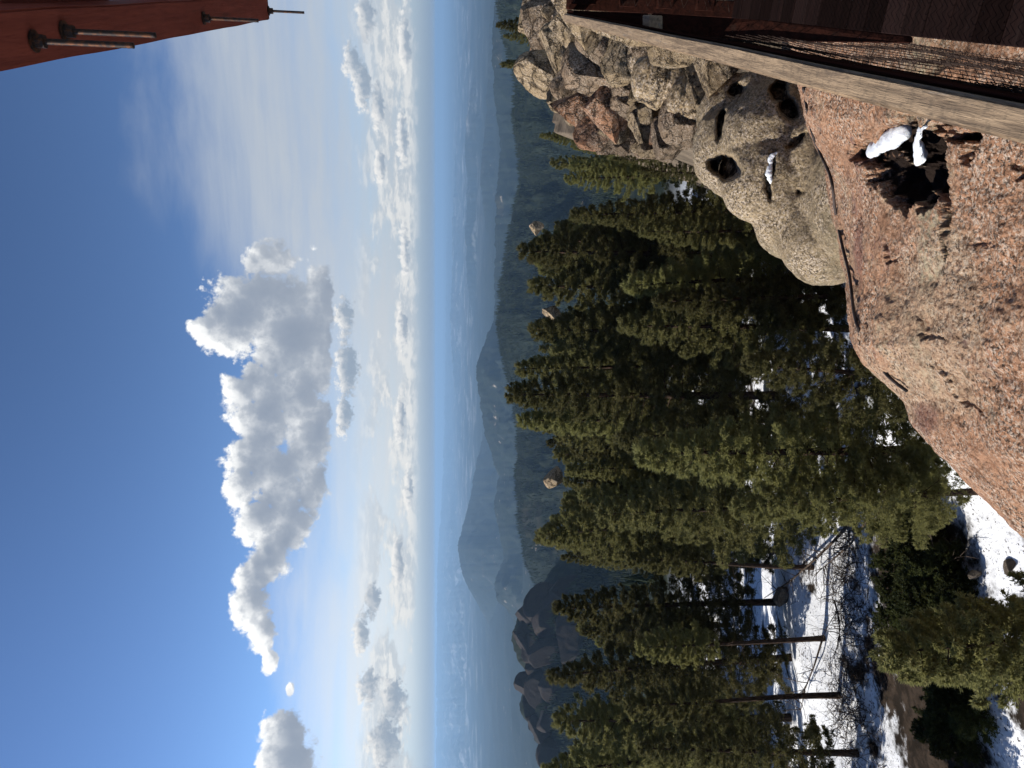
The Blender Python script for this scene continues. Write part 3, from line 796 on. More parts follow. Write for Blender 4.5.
def make_tree_meshes(kind, seed, h, rbase, t0, nb, tuft, leafmat, trunk_r, bend=0.0, dead=14, **kw):
    v, f, limbs = crown_arrays(seed, h, rbase, t0, nb, tuft, **kw)
    rs = np.random.RandomState(seed + 9)
    bx, by, ph = rs.uniform(-bend, bend), rs.uniform(-bend, bend), rs.uniform(0, 6)
    def off(z):
        t = np.asarray(z) / h
        return np.stack([bx * np.sin(t * 3 + ph) - bx * math.sin(ph), by * np.sin(t * 2.6 + ph) - by * math.sin(ph), 0 * t], -1)
    v = v + off(v[:, 2])
    me = bpy.data.meshes.new("crown")
    n = len(f)
    me.vertices.add(len(v)); me.vertices.foreach_set("co", v.astype(np.float32).ravel())
    me.loops.add(n * 4); me.loops.foreach_set("vertex_index", f.astype(np.int32).ravel())
    me.polygons.add(n); me.polygons.foreach_set("loop_start", np.arange(0, n * 4, 4, dtype=np.int32))
    me.update(calc_edges=True); me.materials.append(leafmat)
    acc = Acc()
    zz = np.linspace(-0.6, h * 0.985, 22)
    tr = np.stack([0 * zz, 0 * zz, zz], -1) + off(zz)
    rad = trunk_r * (1 - np.clip(zz, 0, h) / h) ** 0.8 + 0.012
    rad[0] *= 1.22; rad[1] *= 1.1
    acc.tube(tr, rad, 9)
    for line, r_ in limbs[::2]:
        acc.tube(line + off(line[:, 2]), np.linspace(r_, 0.004, len(line)), 4)
    for k in range(dead):       # bare lower limbs
        z0 = rs.uniform(0.08, t0 + 0.12) * h; a = rs.uniform(0, 6.28); L = rs.uniform(0.5, 1.6) * min(1, rbase / 2)
        s = np.linspace(0, 1, 5)
        ln = np.array([0, 0, z0]) + np.array([math.cos(a), math.sin(a), 0]) * (L * s)[:, None] + np.array([0, 0, 1]) * (rs.uniform(-0.5, 0.3) * L * s ** 2)[:, None]
        ln += rs.normal(0, 0.05, ln.shape) * s[:, None]
        acc.tube(ln + off(ln[:, 2]), np.linspace(0.022, 0.005, 5), 4)
    to = acc.build("trunk", M_bark); tm = to.data
    bpy.data.objects.remove(to)
    return me, tm, h

TV = []
for s in range(4):
    TV.append(make_tree_meshes("pine", 100 + s, 14.0, 2.55 + 0.25 * (s % 3), 0.14, 150, 60, M_leaf, 0.19, bend=0.25, round_=0.68))
for s in range(3):
    TV.append(make_tree_meshes("fir", 200 + s, 14.0, 2.0 + 0.2 * s, 0.07, 170, 62, M_leaf, 0.17, bend=0.15, round_=0.74, droop=0.25, irregular=0.28))
for s in range(2):
    TV.append(make_tree_meshes("high_pine", 300 + s, 15.0, 2.5, 0.56, 95, 70, M_leaf, 0.2, bend=0.5, round_=0.55, dead=22))
NEARV = [make_tree_meshes("near_pine", 400 + s, 10.0, 2.1, 0.12, 200, 110, M_leaf, 0.13, bend=0.2, round_=0.65, blade=0.11, width=0.020, K=10) for s in range(2)]
SHRUB = [make_tree_meshes("shrub", 500 + s, 3.0, 1.7, 0.03, 90, 26, M_leafd, 0.06, bend=0.3, round_=0.45, blade=0.20, width=0.05, K=7, dead=4) for s in range(2)]

def place_tree(x, y, h, var, label, name="pine_tree", group='conifers of the near forest', z=None, lean=(0, 0), wide=1.0, seed=0):
    me, tm, h0 = var
    rs = np.random.RandomState(seed)
    g = float(H(np.array([x]), np.array([y]))[0]) if z is None else z
    o = empty(name, (x, y, g), rs.uniform(0, 6.28)); o.rotation_euler = (lean[0], lean[1], rs.uniform(0, 6.28))
    s = h / h0
    o.scale = (s * wide, s * wide, s)
    for nm, mm in (("crown", me), ("trunk", tm)):
        c = bpy.data.objects.new(nm, mm); C.objects.link(c); c.parent = o
    return tag(o, label, 'tree' if 'tree' in name else 'shrub', group)

def apex_tree(ax, ay, D, var, label, seed, wide=1.0, name="pine_tree", lean=(0, 0)):
    c = P(ax, ay, D); g = float(H(np.array([c[0]]), np.array([c[1]]))[0])
    h = max(2.0, c[2] - g)
    PLACED.append((c[0], c[1]))
    return place_tree(c[0], c[1], h, var, label, name, seed=seed, wide=wide, lean=lean, z=g)
PLACED = []
TL = [
 (541,140,40,5,0.95,'pine whose tip stands just past the orange boulders'),
 (520,251,47,0,1.15,'broad tall pine standing highest right of centre on the tree line'),
 (529,281,50,2,1.0,'pine just left of the broad tall one on the tree line'),
 (528,330,48,1,1.05,'pine left of the pale centre rock on the tree line'),
 (518,362,52,4,1.05,'slim fir between two taller tree tops at the centre'),
 (510,396,46,3,1.15,'tallest pine of the forest, at the centre of the tree line'),
 (520,421,50,5,1.0,'pine leaning close against the tallest centre pine'),
 (541,516,46,1,1.1,'broad pine just left of the pale rock top'),
 (536,557,48,4,1.0,'pointed fir rising before the dark rocky hill'),
 (556,609,50,0,1.1,'dense pine standing before the dark rocky hill crest'),
 (550,667,47,6,1.1,'fir with a bare trunk foot at the back of the snow clearing'),
 (556,729,53,2,1.1,'pine next to the left edge before the dark hill'),
 (545,764,55,3,1.0,'pine cut by the left edge of the view'),
 (566,172,36,2,1.0,'dark pine behind the foot of the rubble'),
 (572,205,44,5,1.0,'fir standing in the gap right of the broad tall pine'),
 (625,272,35,1,1.1,'lower pine in front of the broad tall pine'),
 (640,225,33,6,1.1,'fir with bare trunk above the snow strip beside the tan rock'),
 (624,327,34,0,1.15,'sunlit round-topped pine in the middle of the forest'),
 (616,424,33,3,1.15,'sunlit pine in front of the tallest centre pine'),
 (600,512,37,2,1.15,'bright pine right of the snow clearing'),
 (632,572,42,7,1.0,'high-crowned pine with long bare trunk over the clearing'),
 (640,645,42,8,1.05,'bare-stemmed pine in the left part of the clearing'),
 (628,705,41.5,7,1.05,'leaning high-crowned pine near the left edge'),
 (640,765,41,3,1.1,'lower pine at the left edge of the clearing'),
 (655,292,33,4,1.1,'fir standing down the slope behind the tan rock and boulder'),
 (742,385,24,0,1.2,'wide pine over the outer curve of the pink boulder'),
 (640,452,27,5,1.35,'large drooping fir beside the lower end of the pink boulder'),
 (735,495,25.5,2,1.0,'sunlit pine between the clearing and the drooping fir'),
  (612,158,26,5,0.9,'fir close under the orange boulders of the rubble'),
 (640,172,24,1,1.0,'pine close against the foot of the rubble beside the tan rock'),
 (590,150,30,4,0.9,'fir tip just left of the two orange boulders'),
]
for k, (ax, ay, D, v, w, lab) in enumerate(TL):
    apex_tree(ax, ay, D, TV[v], lab, k, w * 1.02, "fir_tree" if v in (4, 5, 6) else "pine_tree", lean=(0.03 * ((k * 7) % 5 - 2), 0.03 * ((k * 3) % 5 - 2)))
apex_tree(886, 652, 15.5, NEARV[0], 'nearest small bushy pine seen from above at the lower left', 77, 1.0)
apex_tree(497, 24, 46, TV[5], 'lone pine tip rising over the far end of the rubble', 78, 1.15)
apex_tree(504, 36, 52, TV[0], 'second pine tip beside the lone pine over the rubble', 79, 0.9)
apex_tree(503, 63, 60, TV[4], 'thin sparse treetop poking up beyond the rubble', 80, 0.5)

GAPS = [(692,382),(700,400),(640,300),(690,185),(700,205),(795,258),(872,372),(655,575),(640,600),(692,690),(782,232),(690,655),(750,430)]
def ground_pt(x, y, lift=0.1):
    """where a sight line first meets the ground"""
    Ds = np.arange(8.0, 90.0, 0.2); pp = np.array([P(x, y, q) for q in Ds])
    hit = np.where(pp[:, 2] <= H(pp[:, 0], pp[:, 1]))[0]
    p_ = pp[hit[0] if len(hit) else -1].copy(); p_[2] += lift; return p_
# fill trees: forest behind and between, kept under the traced tree line
sky_y = np.array([0,40,70,110,140,180,213,233,251,276,296,309,320,336,353,363,386,399,419,439,467,490,516,533,556,581,609,641,667,697,729,760,800], float)
sky_x = np.array([545,545,560,565,545,545,556,548,524,532,534,562,534,530,534,524,516,514,524,538,560,552,545,554,541,572,560,586,555,575,560,548,550], float)
rs = np.random.RandomState(21)
SDX, SDY = math.sin(R(-82.0)), math.cos(R(-82.0))
SUNNY = [(-10.8, 43.2), (-11.3, 51.4), (-14.4, 47.3), (-12.0, 73.8), (-14.2, 40.7), (-14.4, 65.8), (-6.6, 26.0), (-3.5, 62.0), (2.0, 55.0)] + [tuple(ground_pt(gx, gy)[:2]) for gx, gy in GAPS]
fill = 0; tries = 0
while fill < 185 and tries < 14000:
    tries += 1
    az = rs.uniform(-38, 17); D = 34 + 80 * rs.rand() ** 1.1
    x, y = D * math.sin(R(az)), D * math.cos(R(az))
    if -38 < az < -3 and D < 56: continue
    if any(1 < l_ < 26 and abs(c_) < 3.4 for l_, c_ in ((((x - sx) * SDX + (y - sy) * SDY), ((x - sx) * SDY - (y - sy) * SDX)) for sx, sy in SUNNY)): continue
    if 3 < az < 17 and D < 46: continue
    if min(math.hypot(x - a_, y - b_) for a_, b_ in PLACED) < 2.6: continue
    g = float(H(np.array([x]), np.array([y]))[0])
    if g > -11: continue
    h = rs.uniform(9, 17) if D < 48 else rs.uniform(14, 25)
    if D > 46:
        q_ = proj(np.array([x, y, g]))[1]; hn = P(np.interp(q_, sky_y, sky_x) + rs.uniform(5, 38), q_, D)[2] - g
        if 11 < hn < 27: h = hn
    bx_, by_ = proj(np.array([x, y, g])); tx, ty = proj(np.array([x, y, g + h]))
    if -30 < by_ < 900 and tx < np.interp(by_, sky_y, sky_x) + 4:
        h = -g + P(np.interp(by_, sky_y, sky_x) + rs.uniform(4, 40), by_, D)[2]
        if h < 6: continue
    if any(tx + 8 < gx < bx_ + 6 and abs(by_ - gy) < 2.3 * F / D for gx, gy in GAPS): continue
    if (by_ < 170 and D < 36) or (3 < az < 17 and D < 46): continue
    PLACED.append((x, y)); v = rs.randint(0, 9)
    place_tree(x, y, h, TV[v], 'dark green conifer crowded among others in the forest below', "fir_tree" if v in (4, 5, 6) else "pine_tree", seed=1000 + fill, wide=rs.uniform(0.95, 1.2) * min(1.0, 16.0 / h))
    fill += 1
# trees left of the frame whose shade falls on the snow
for k, (x, y, h) in enumerate([(-15.2, 25.4, 5.0), (-17.5, 28.2, 7.0), (-19.5, 27.0, 8.5), (-17.0, 21.8, 5.5), (-16.5, 18.5, 4.0), (-27.0, 21.0, 9.0), (-30.0, 46.0, 10.0), (-27.0, 36.5, 9.0)]):
    place_tree(x, y, h, TV[k % 7], 'conifer just outside the left edge that shades the snow', seed=300 + k, wide=1.2)

# dark junipers in the hollow
for k, (x, y, D, h, w) in enumerate([(890,545,29,1.8,1.1),(898,572,28.5,1.7,1.1),(893,600,29,1.9,1.1),(900,625,28,1.6,1.1),(890,650,29.5,1.8,1.1),(893,685,29,1.5,1.0),(885,720,30,1.5,1.0),(905,555,27.8,1.2,0.8),(878,620,30.5,1.4,0.9),(873,670,31,1.4,0.9),(868,735,31.5,1.5,1.0),(912,590,27.2,1.2,0.8),(862,560,31.5,1.3,1.0),(868,588,31.5,1.4,1.1),(860,615,32,1.4,1.1),(858,650,32.5,1.3,1.0),(880,532,30,1.5,1.0),(905,610,27.5,1.4,1.0),(898,678,28.4,1.5,1.1),(890,702,29,1.6,1.2),(900,722,28.2,1.3,1.1),(880,745,30,1.5,1.1)]):
    c = P(x, y, D)
    place_tree(c[0], c[1], h, SHRUB[k % 2], 'low dark juniper in the shaded hollow below the snow clearing', "juniper_shrub", 'dark junipers in the hollow', seed=600 + k, wide=w)

# fallen dead wood on the snow
def fallen(pix, r0, label, nb, seed, lifts=None):
    rs = np.random.RandomState(seed)
    pts = [ground_pt(x, y, 0.15 + (lifts[i] if lifts else 0)) for i, (x, y) in enumerate(pix)]
    pts = np.array(pts); n = len(pts)
    tt = np.linspace(0, n - 1, 24); ln = np.stack([np.interp(tt, np.arange(n), pts[:, k]) for k in range(3)], -1)
    acc = Acc(); acc.tube(ln, np.linspace(r0, r0 * 0.25, 24), 7)
    ax = ln[-1] - ln[0]; ax /= np.linalg.norm(ax)
    for k in range(nb):
        i = rs.randint(4, 23); d = rs.normal(size=3); d[2] = abs(d[2]) * 0.6 + 0.1; d -= ax * (d @ ax) * 0.6; d += ax * 0.5; d /= np.linalg.norm(d)
        L = rs.uniform(0.6, 2.2); s = np.linspace(0, 1, 6)[:, None]
        br = ln[i] + d * s * L + rs.normal(0, 0.05, (6, 3)) * s - np.array([0, 0, 0.3]) * s * s * L * 0.4
        acc.tube(br, np.linspace(0.028, 0.006, 6), 4)
        for q_ in range(3):
            d2 = d + rs.normal(0, 0.6, 3); d2 /= np.linalg.norm(d2); j = rs.randint(2, 6); st = br[j]
            acc.tube(np.array([st, st + d2 * L * 0.2, st + d2 * L * 0.4 - np.array([0, 0, .04])]), [0.012, 0.009, 0.004], 3)
    o = acc.build("fallen_trunk", M_dead)
    return tag(o, label, 'dead tree')
fallen([(873,520),(850,540),(825,560),(800,580),(770,598)], 0.10, 'fallen dead tree with many bare twigs across the snow clearing', 26, 3, [0.9,0.7,0.5,0.4,0.3])
fallen([(798,530),(792,548),(775,563),(752,568),(735,566)], 0.16, 'bent bare dead trunk lying on the snow clearing', 6, 5, [1.2,0.9,0.5,0.4,0.4])
fallen([(880,520),(860,545),(840,560),(820,575)], 0.07, 'thin fallen branch beside the larger dead tree on snow', 14, 7, [0.5,0.4,0.3,0.2])

fallen([(745,500),(765,512),(790,522),(812,540)], 0.05, 'grey branch lying beside the bent dead trunk on the snow', 16, 11, [0.3,0.3,0.2,0.2])
fallen([(828,640),(822,665),(812,690),(806,712)], 0.06, 'dead branch on the snow between the left bare trunks', 14, 13, [0.2,0.3,0.3,0.2])
fallen([(842,600),(850,622),(846,650)], 0.05, 'short dead branch at the upper edge of the dark brush', 14, 15, [0.3,0.4,0.3])
fallen([(930,548),(945,560),(957,566)], 0.035, 'dead twig on the bright snow above the small bushy pine', 10, 17, [0.2,0.2,0.1])
# tangles of dark brush in the hollow
def brush(x, y, rad, hgt, label, seed):
    rs = np.random.RandomState(seed); c = ground_pt(x, y, 0.0); acc = Acc()
    for k in range(150):
        a = rs.uniform(0, 6.28); q = rad * math.sqrt(rs.rand()); st = c + np.array([math.cos(a) * q, math.sin(a) * q, 0]); st[2] = float(H(st[0], st[1])[0]) - 0.05
        d = rs.normal(0, 1, 3); d[2] = abs(d[2]) * 0.7 + 0.25; d /= np.linalg.norm(d); L = hgt * rs.uniform(0.6, 1.5)
        t = np.linspace(0, 1, 5)[:, None]
        ln = st + d * t * L + rs.normal(0, 0.06, (5, 3)) * t - np.array([0, 0, 0.35]) * t * t * L * 0.6
        acc.tube(ln, np.linspace(0.022, 0.005, 5), 4)
        for q_ in range(4):
            j = rs.randint(1, 5); d2 = d + rs.normal(0, 0.8, 3); d2 /= np.linalg.norm(d2)
            acc.tube(np.array([ln[j], ln[j] + d2 * L * 0.2, ln[j] + d2 * L * 0.36]), [0.009, 0.006, 0.003], 3)
    return tag(acc.build("brush", M_dead), label, 'brush', 'dark brush in the hollow')
for k, (x, y, r_, h_, lab) in enumerate([(858, 556, 2.0, 1.0, 'dark leafless brush beside the drooping fir at the clearing edge'), (846, 596, 1.9, 0.9, 'dark leafless brush where the fallen dead tree meets the hollow'), (860, 640, 2.2, 1.0, 'dark leafless brush behind the small bushy pine'), (846, 690, 2.0, 0.8, 'dark leafless brush below the left bare trunks'), (862, 740, 2.2, 1.0, 'dark leafless brush nearest the left edge of the hollow'), (905, 530, 1.3, 0.7, 'dark leafless brush between the drooping fir and the bright snow')]):
    brush(x, y, r_, h_, lab, 900 + k)

# ------------------------------------------------------------------ forest of the far slopes (one mass)
rs = np.random.RandomState(5)
N = 60000
azr = R(1) * rs.uniform(-30, 31, N); Dr = np.exp(rs.uniform(math.log(150), math.log(3000), N))
azr[:7000] = R(1) * rs.uniform(-29, -9, 7000); Dr[:7000] = rs.uniform(1000, 1410, 7000)
azr[7000:30000] = R(1) * rs.uniform(-19, 31, 23000); Dr[7000:30000] = rs.uniform(1300, 2750, 23000)
fx, fy = Dr * np.sin(azr), Dr * np.cos(azr)
fz = H(fx, fy)
dens = fbm(np.stack([fx / 160, fy / 160, 0 * fx], -1), 4)
keep = (dens > -0.22) | (np.arange(N) < 7000)
# only what can be seen above the near trees
keep &= ~((azr < R(-9)) & (Dr > 1415) & (Dr < 1800))
cpx, cpy = proj(np.stack([fx, fy, fz + 10], -1))
keep &= (cpx < np.interp(cpy, sky_y, sky_x) + 60)
fx, fy, fz, Dr = fx[keep], fy[keep], fz[keep], Dr[keep]
n = len(fx)
hh = rs.uniform(7, 15, n); rw = hh * rs.uniform(0.14, 0.22, n); ph = rs.uniform(0, 6.28, n)
K = 6; vs, fs = [], []
for tier, (zb, zt, rs_) in enumerate(((0.08, 0.55, 1.0), (0.34, 0.80, 0.74), (0.6, 1.0, 0.46))):
    ang = ph[:, None] + np.arange(K)[None, :] * (2 * math.pi / K) + tier * 0.5
    rad = rw[:, None] * rs_ * (0.7 + 0.6 * rs.rand(n, K))
    ring = np.stack([fx[:, None] + np.cos(ang) * rad, fy[:, None] + np.sin(ang) * rad, fz[:, None] + hh[:, None] * zb + 0 * ang + rs.normal(0, 0.3, (n, K))], -1)
    tip = np.stack([fx + rs.normal(0, .15, n), fy + rs.normal(0, .15, n), fz + hh * zt], -1)[:, None, :]
    vv = np.concatenate([ring, tip], 1).reshape(-1, 3)
    o0 = tier * n * (K + 1) + np.arange(n)[:, None] * (K + 1); j = np.arange(K)[None, :]
    fs.append(np.stack([o0 + j, o0 + (j + 1) % K, o0 + K + 0 * j], -1).reshape(-1, 3)); vs.append(vv)
far_forest = mesh_np("far_forest", np.concatenate(vs), np.concatenate(fs), M_farleaf)
tag(far_forest, 'dark mass of conifers covering the slopes beyond the near forest', 'forest', kind='stuff')

# rocky crags of the dark hill at the left
rsC = np.random.RandomState(4)
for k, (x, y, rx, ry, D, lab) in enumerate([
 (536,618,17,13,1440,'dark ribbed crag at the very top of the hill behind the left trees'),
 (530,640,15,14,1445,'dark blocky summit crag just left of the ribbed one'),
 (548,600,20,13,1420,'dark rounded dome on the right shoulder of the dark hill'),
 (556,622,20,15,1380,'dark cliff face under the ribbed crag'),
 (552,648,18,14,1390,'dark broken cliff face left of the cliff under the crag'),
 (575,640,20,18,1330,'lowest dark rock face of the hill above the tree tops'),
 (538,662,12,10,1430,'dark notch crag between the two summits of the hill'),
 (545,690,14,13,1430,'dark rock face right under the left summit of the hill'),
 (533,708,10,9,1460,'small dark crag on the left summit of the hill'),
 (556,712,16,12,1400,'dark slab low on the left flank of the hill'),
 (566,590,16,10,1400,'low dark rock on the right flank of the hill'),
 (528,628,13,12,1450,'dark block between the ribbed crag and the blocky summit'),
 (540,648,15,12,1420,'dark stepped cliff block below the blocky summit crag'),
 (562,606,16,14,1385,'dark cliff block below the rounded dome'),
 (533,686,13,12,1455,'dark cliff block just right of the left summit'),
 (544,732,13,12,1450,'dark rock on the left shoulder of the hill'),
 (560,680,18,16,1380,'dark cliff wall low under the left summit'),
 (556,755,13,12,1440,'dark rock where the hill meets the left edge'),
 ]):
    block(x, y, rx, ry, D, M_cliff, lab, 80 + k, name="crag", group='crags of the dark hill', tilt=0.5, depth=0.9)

# ------------------------------------------------------------------ deck, railing and overhead frame
TH = math.atan2((776 - 384) / F, math.cos(PITCH))        # heading of deck edge
HC = 0.72                                                # camera above the rail cap
FZ = -1.72
# outer / inner edge of the cap, from the photo
def deck_ab(x, y, z):
    d = ray(x, y); k = z / d[2]; q = d * k
    return q[0] * math.sin(TH) + q[1] * math.cos(TH), q[0] * math.cos(TH) - q[1] * math.sin(TH)
b_out = np.mean([deck_ab(1020, 139, -HC)[1], deck_ab(800, 86, -HC)[1], deck_ab(600, 33, -HC)[1]])
b_in = np.mean([deck_ab(1020, 101, -HC)[1], deck_ab(800, 63, -HC)[1]])
a_end = deck_ab(563, 23, -HC)[0]
print("deck", TH, b_out, b_in, a_end, [deck_ab(1020, 139, -HC), deck_ab(800, 86, -HC), deck_ab(600, 33, -HC)])
DROT = -TH
deck = tag(empty("deck", (0, 0, 0), DROT), 'dark red-brown plank deck behind the railing, its shade put into the wood colour', 'deck')
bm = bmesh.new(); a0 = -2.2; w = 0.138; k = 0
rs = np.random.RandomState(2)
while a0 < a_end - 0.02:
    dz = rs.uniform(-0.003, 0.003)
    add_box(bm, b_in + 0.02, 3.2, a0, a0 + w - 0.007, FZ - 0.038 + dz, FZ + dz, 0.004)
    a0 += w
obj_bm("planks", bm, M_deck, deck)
bm = bmesh.new()
for xb in (b_in + 0.06, 0.9, 1.9, 3.0): add_box(bm, xb, xb + 0.045, -2.2, a_end, FZ - 0.24, FZ - 0.042)
obj_bm("joists", bm, M_railred, deck)
for xb in (0.5, 2.9):
    for ya in (0.2, a_end - 0.3):
        bm = bmesh.new(); add_box(bm, xb, xb + 0.14, ya, ya + 0.14, FZ - 3.0, FZ - 0.245); obj_bm("footing", bm, M_railred, deck)

rail = tag(empty("railing", (0, 0, 0), DROT), 'wooden railing with weathered pale cap and chain-link infill beside the deck', 'railing')
bm = bmesh.new(); add_box(bm, b_out, b_in, -2.0, a_end, -HC - 0.038, -HC, 0.005, 2)
bmesh.ops.subdivide_edges(bm, edges=[e for e in bm.edges if e.calc_length() > 3], cuts=60)
for v in bm.verts:
    n1 = mnoise.noise(Vector((v.co.x * 3, v.co.y * 1.3, 1.0))); v.co.x += n1 * 0.004; v.co.z += mnoise.noise(Vector((v.co.x * 20, v.co.y * 3, 5.0))) * 0.003
obj_bm("cap_rail", bm, M_cap, rail)
bm = bmesh.new(); add_box(bm, b_in + 0.0025, b_in + 0.008, -2.0, a_end - 0.03, -HC - 0.034, -HC - 0.010, 0.002)
obj_bm("trim_strip", bm, M_railred, rail)
bm = bmesh.new(); add_box(bm, b_out + 0.006, b_in - 0.014, -2.0, a_end - 0.03, -HC - 0.27, -HC - 0.041, 0.003)
obj_bm("upper_board", bm, M_railred, rail)
def plank_from(name, quad, th, mat, parent):
    """plank with four top corners given as (photo column, row, height)"""
    bm = bmesh.new(); top = []; bot = []
    for (x, y, z) in quad:
        a_, b_ = deck_ab(x, y, z); top.append(bm.verts.new((b_, a_, z))); bot.append(bm.verts.new((b_, a_, z - th)))
    bm.faces.new(top); bm.faces.new(bot[::-1]); n_ = len(top)
    for k in range(n_): bm.faces.new((top[k], bot[k], bot[(k + 1) % n_], top[(k + 1) % n_]))
    bmesh.ops.bevel(bm, geom=list(bm.edges), offset=0.003, segments=1, affect='EDGES')
    return obj_bm(name, bm, mat, parent)
plank_from("inner_plank", [(567, 10, -0.775), (641, 13, -0.775), (641, 36, -0.775), (567, 22, -0.775)], 0.03, M_railred, rail)
plank_from("sloping_plank", [(651, 13, -0.79), (760, 20, -1.12), (905, 36, -1.52), (905, 43, -1.52), (760, 41, -1.12), (651, 35, -0.79)], 0.03, M_railred, rail)
plank_from("cleat", [(642.5, 15, -0.768), (649.5, 15, -0.768), (649.5, 40, -0.768), (642.5, 39, -0.768)], 0.05, M_cap, rail)

def chain_link(name, L, hgt, pitch, mapf, mat, parent, rad=0.0018, seed=0):
    """woven diamond wire: zigzag strands side by side"""
    rs = np.random.RandomState(seed); acc = Acc(); half = pitch / 2
    nst = int(L / pitch); nz = int(hgt / half)
    for s_ in range(nst):
        pts = []; jz = rs.uniform(0, half) ; jw = rs.uniform(-0.12, 0.12)
        for k in range(nz + 1):
            sgn = (k % 2) * 2 - 1
            u = (s_ + 0.5) * pitch + sgn * half * 1.06
            pts.append(mapf(u + rs.normal(0, 0.0012) + half * jw * math.sin(k * 0.3), -k * half - (jz * 0.5 if 0 < k < nz else 0), 0.0022 * sgn + 0.01 * math.sin(u * 5) * math.sin(k * 0.21)))
        acc.tube(np.array(pts), rad, 4)
    return acc.build(name, mat, parent, smooth=False)
bmid = b_in - 0.008
chain_link("chain_link", a_end + 1.9, FZ * -1 - HC - 0.05, 0.032, lambda u, z, o: (bmid + o, -1.9 + u, -HC - 0.05 + z), M_wire, rail, 0.00105, 1)

fence = tag(empty("end_fence", (0, 0, 0), DROT), 'dark slatted fence with wire mesh across the far end of the deck', 'fence')
for (z0, z1) in ((-0.90, -0.755), (-1.13, -1.04), (-1.35, -1.26), (-1.59, -1.49)):
    bm = bmesh.new(); add_box(bm, b_in + 0.05, 3.2, a_end + 0.003, a_end + 0.04, z0, z1, 0.003); obj_bm("slat", bm, M_railred, fence)
for xb in (b_in + 0.02, 1.5, 3.1):
    bm = bmesh.new(); add_box(bm, xb, xb + 0.09, a_end + 0.043, a_end + 0.13, FZ - 0.3, -HC - 0.03, 0.004); obj_bm("post", bm, M_railred, fence)
chain_link("wire_mesh", 3.2, FZ * -1 - HC - 0.06, 0.07, lambda u, z, o: (b_in + 0.06 + u, a_end - 0.006 + o * 0.4, -HC - 0.05 + z), M_wire, fence, 0.0018, 2)

# overhead red timber frame with hanging bolts
BH = 1.2
bb0 = np.mean([deck_ab(0, 66, BH)[1], deck_ab(200, 34, BH)[1], deck_ab(266, 22, BH)[1]])
ae = deck_ab(269, 12, BH)[0]
print("beam", bb0, ae)
frame = tag(empty("overhead_frame", (0, 0, 0), DROT), 'red painted overhead timber beam with hanging rusty bolts', 'beam')
bw = 0.15
def worn_box(bm, *a, cuts=40):
    add_box(bm, *a, bev=0.006, seg=2)
bm = bmesh.new(); add_box(bm, bb0, bb0 + bw, -1.0, ae, BH, BH + 0.19, 0.006, 2)
bmesh.ops.subdivide_edges(bm, edges=[e for e in bm.edges if e.calc_length() > 2], cuts=70)
for v in bm.verts:
    v.co.x += mnoise.noise(Vector((v.co.x, v.co.y * 2.3, v.co.z))) * 0.004; v.co.z += mnoise.noise(Vector((v.co.x * 9, v.co.y * 2, 3))) * 0.003
obj_bm("beam", bm, M_beam, frame)
for (ya, wd, lx, rx) in ((deck_ab(112, 8, BH + 0.19)[0], 0.9, bb0 + 0.03, 2.4), (deck_ab(225, 6, BH + 0.19)[0], 0.6, bb0 + 0.05, 2.4), (deck_ab(183, 40, BH + 0.19)[0] - 0.05, 0.14, bb0 - 0.035, 2.4)):
    bm = bmesh.new(); add_box(bm, lx, rx, ya - wd, ya, BH + 0.193, BH + 0.33, 0.006); obj_bm("cross_beam", bm, M_beam, frame)
for (x, y, x2) in ((33, 41, 133), (63, 31, 155), (203, 18, 258), (274, 10, 304)):
    a_, b_ = deck_ab(x, y, BH)
    a_ = min(a_, ae - 0.03) if x < 270 else ae - 0.03
    q = ray(x2, y); s_ = (a_) / (q[0] * math.sin(TH) + q[1] * math.cos(TH)); zb = q[2] * s_
    acc = Acc(); zz = np.linspace(BH + 0.0, zb, 40)
    rr_ = 0.0085 + 0.0008 * (np.arange(40) % 2)
    acc.tube(np.stack([np.full(40, b_), np.full(40, a_), zz], -1), rr_, 8)
    bo = acc.build("bolt", M_steel, frame)
    acc = Acc(); acc.tube(np.array([[b_, a_, BH - 0.002], [b_, a_, BH - 0.008]]), 0.032, 16); acc.build("washer", M_steel, bo, False)
    acc = Acc(); acc.tube(np.array([[b_, a_, BH - 0.009], [b_, a_, BH - 0.034]]), 0.021, 6); acc.build("nut", M_steel, bo, False)

# ------------------------------------------------------------------ cable along the boulder
cp = [(800,90),(804,112),(809,138),(820,162),(828,178),(831,212),(838,245),(846,276),(850,312),(858,340),(872,362),(888,380),(905,392)]
yy = np.array([c[1] for c in cp], float); xx = np.array([c[0] for c in cp], float)
acc = Acc(); pts = []
for y_ in np.linspace(88, 391, 60):
    q = on_pink(np.interp(y_, yy, xx) + 7.0, y_, 0.0)
    pts.append(q)
pts = np.array(pts)
for _ in range(3): pts[1:-1] = (pts[:-2] + pts[1:-1] * 2 + pts[2:]) / 4
pts[:, 2] += 0.022
acc.tube(pts, 0.010, 6)
tag(acc.build("cable", M_cable), 'dark cable running along the edge of the pink boulder', 'cable')

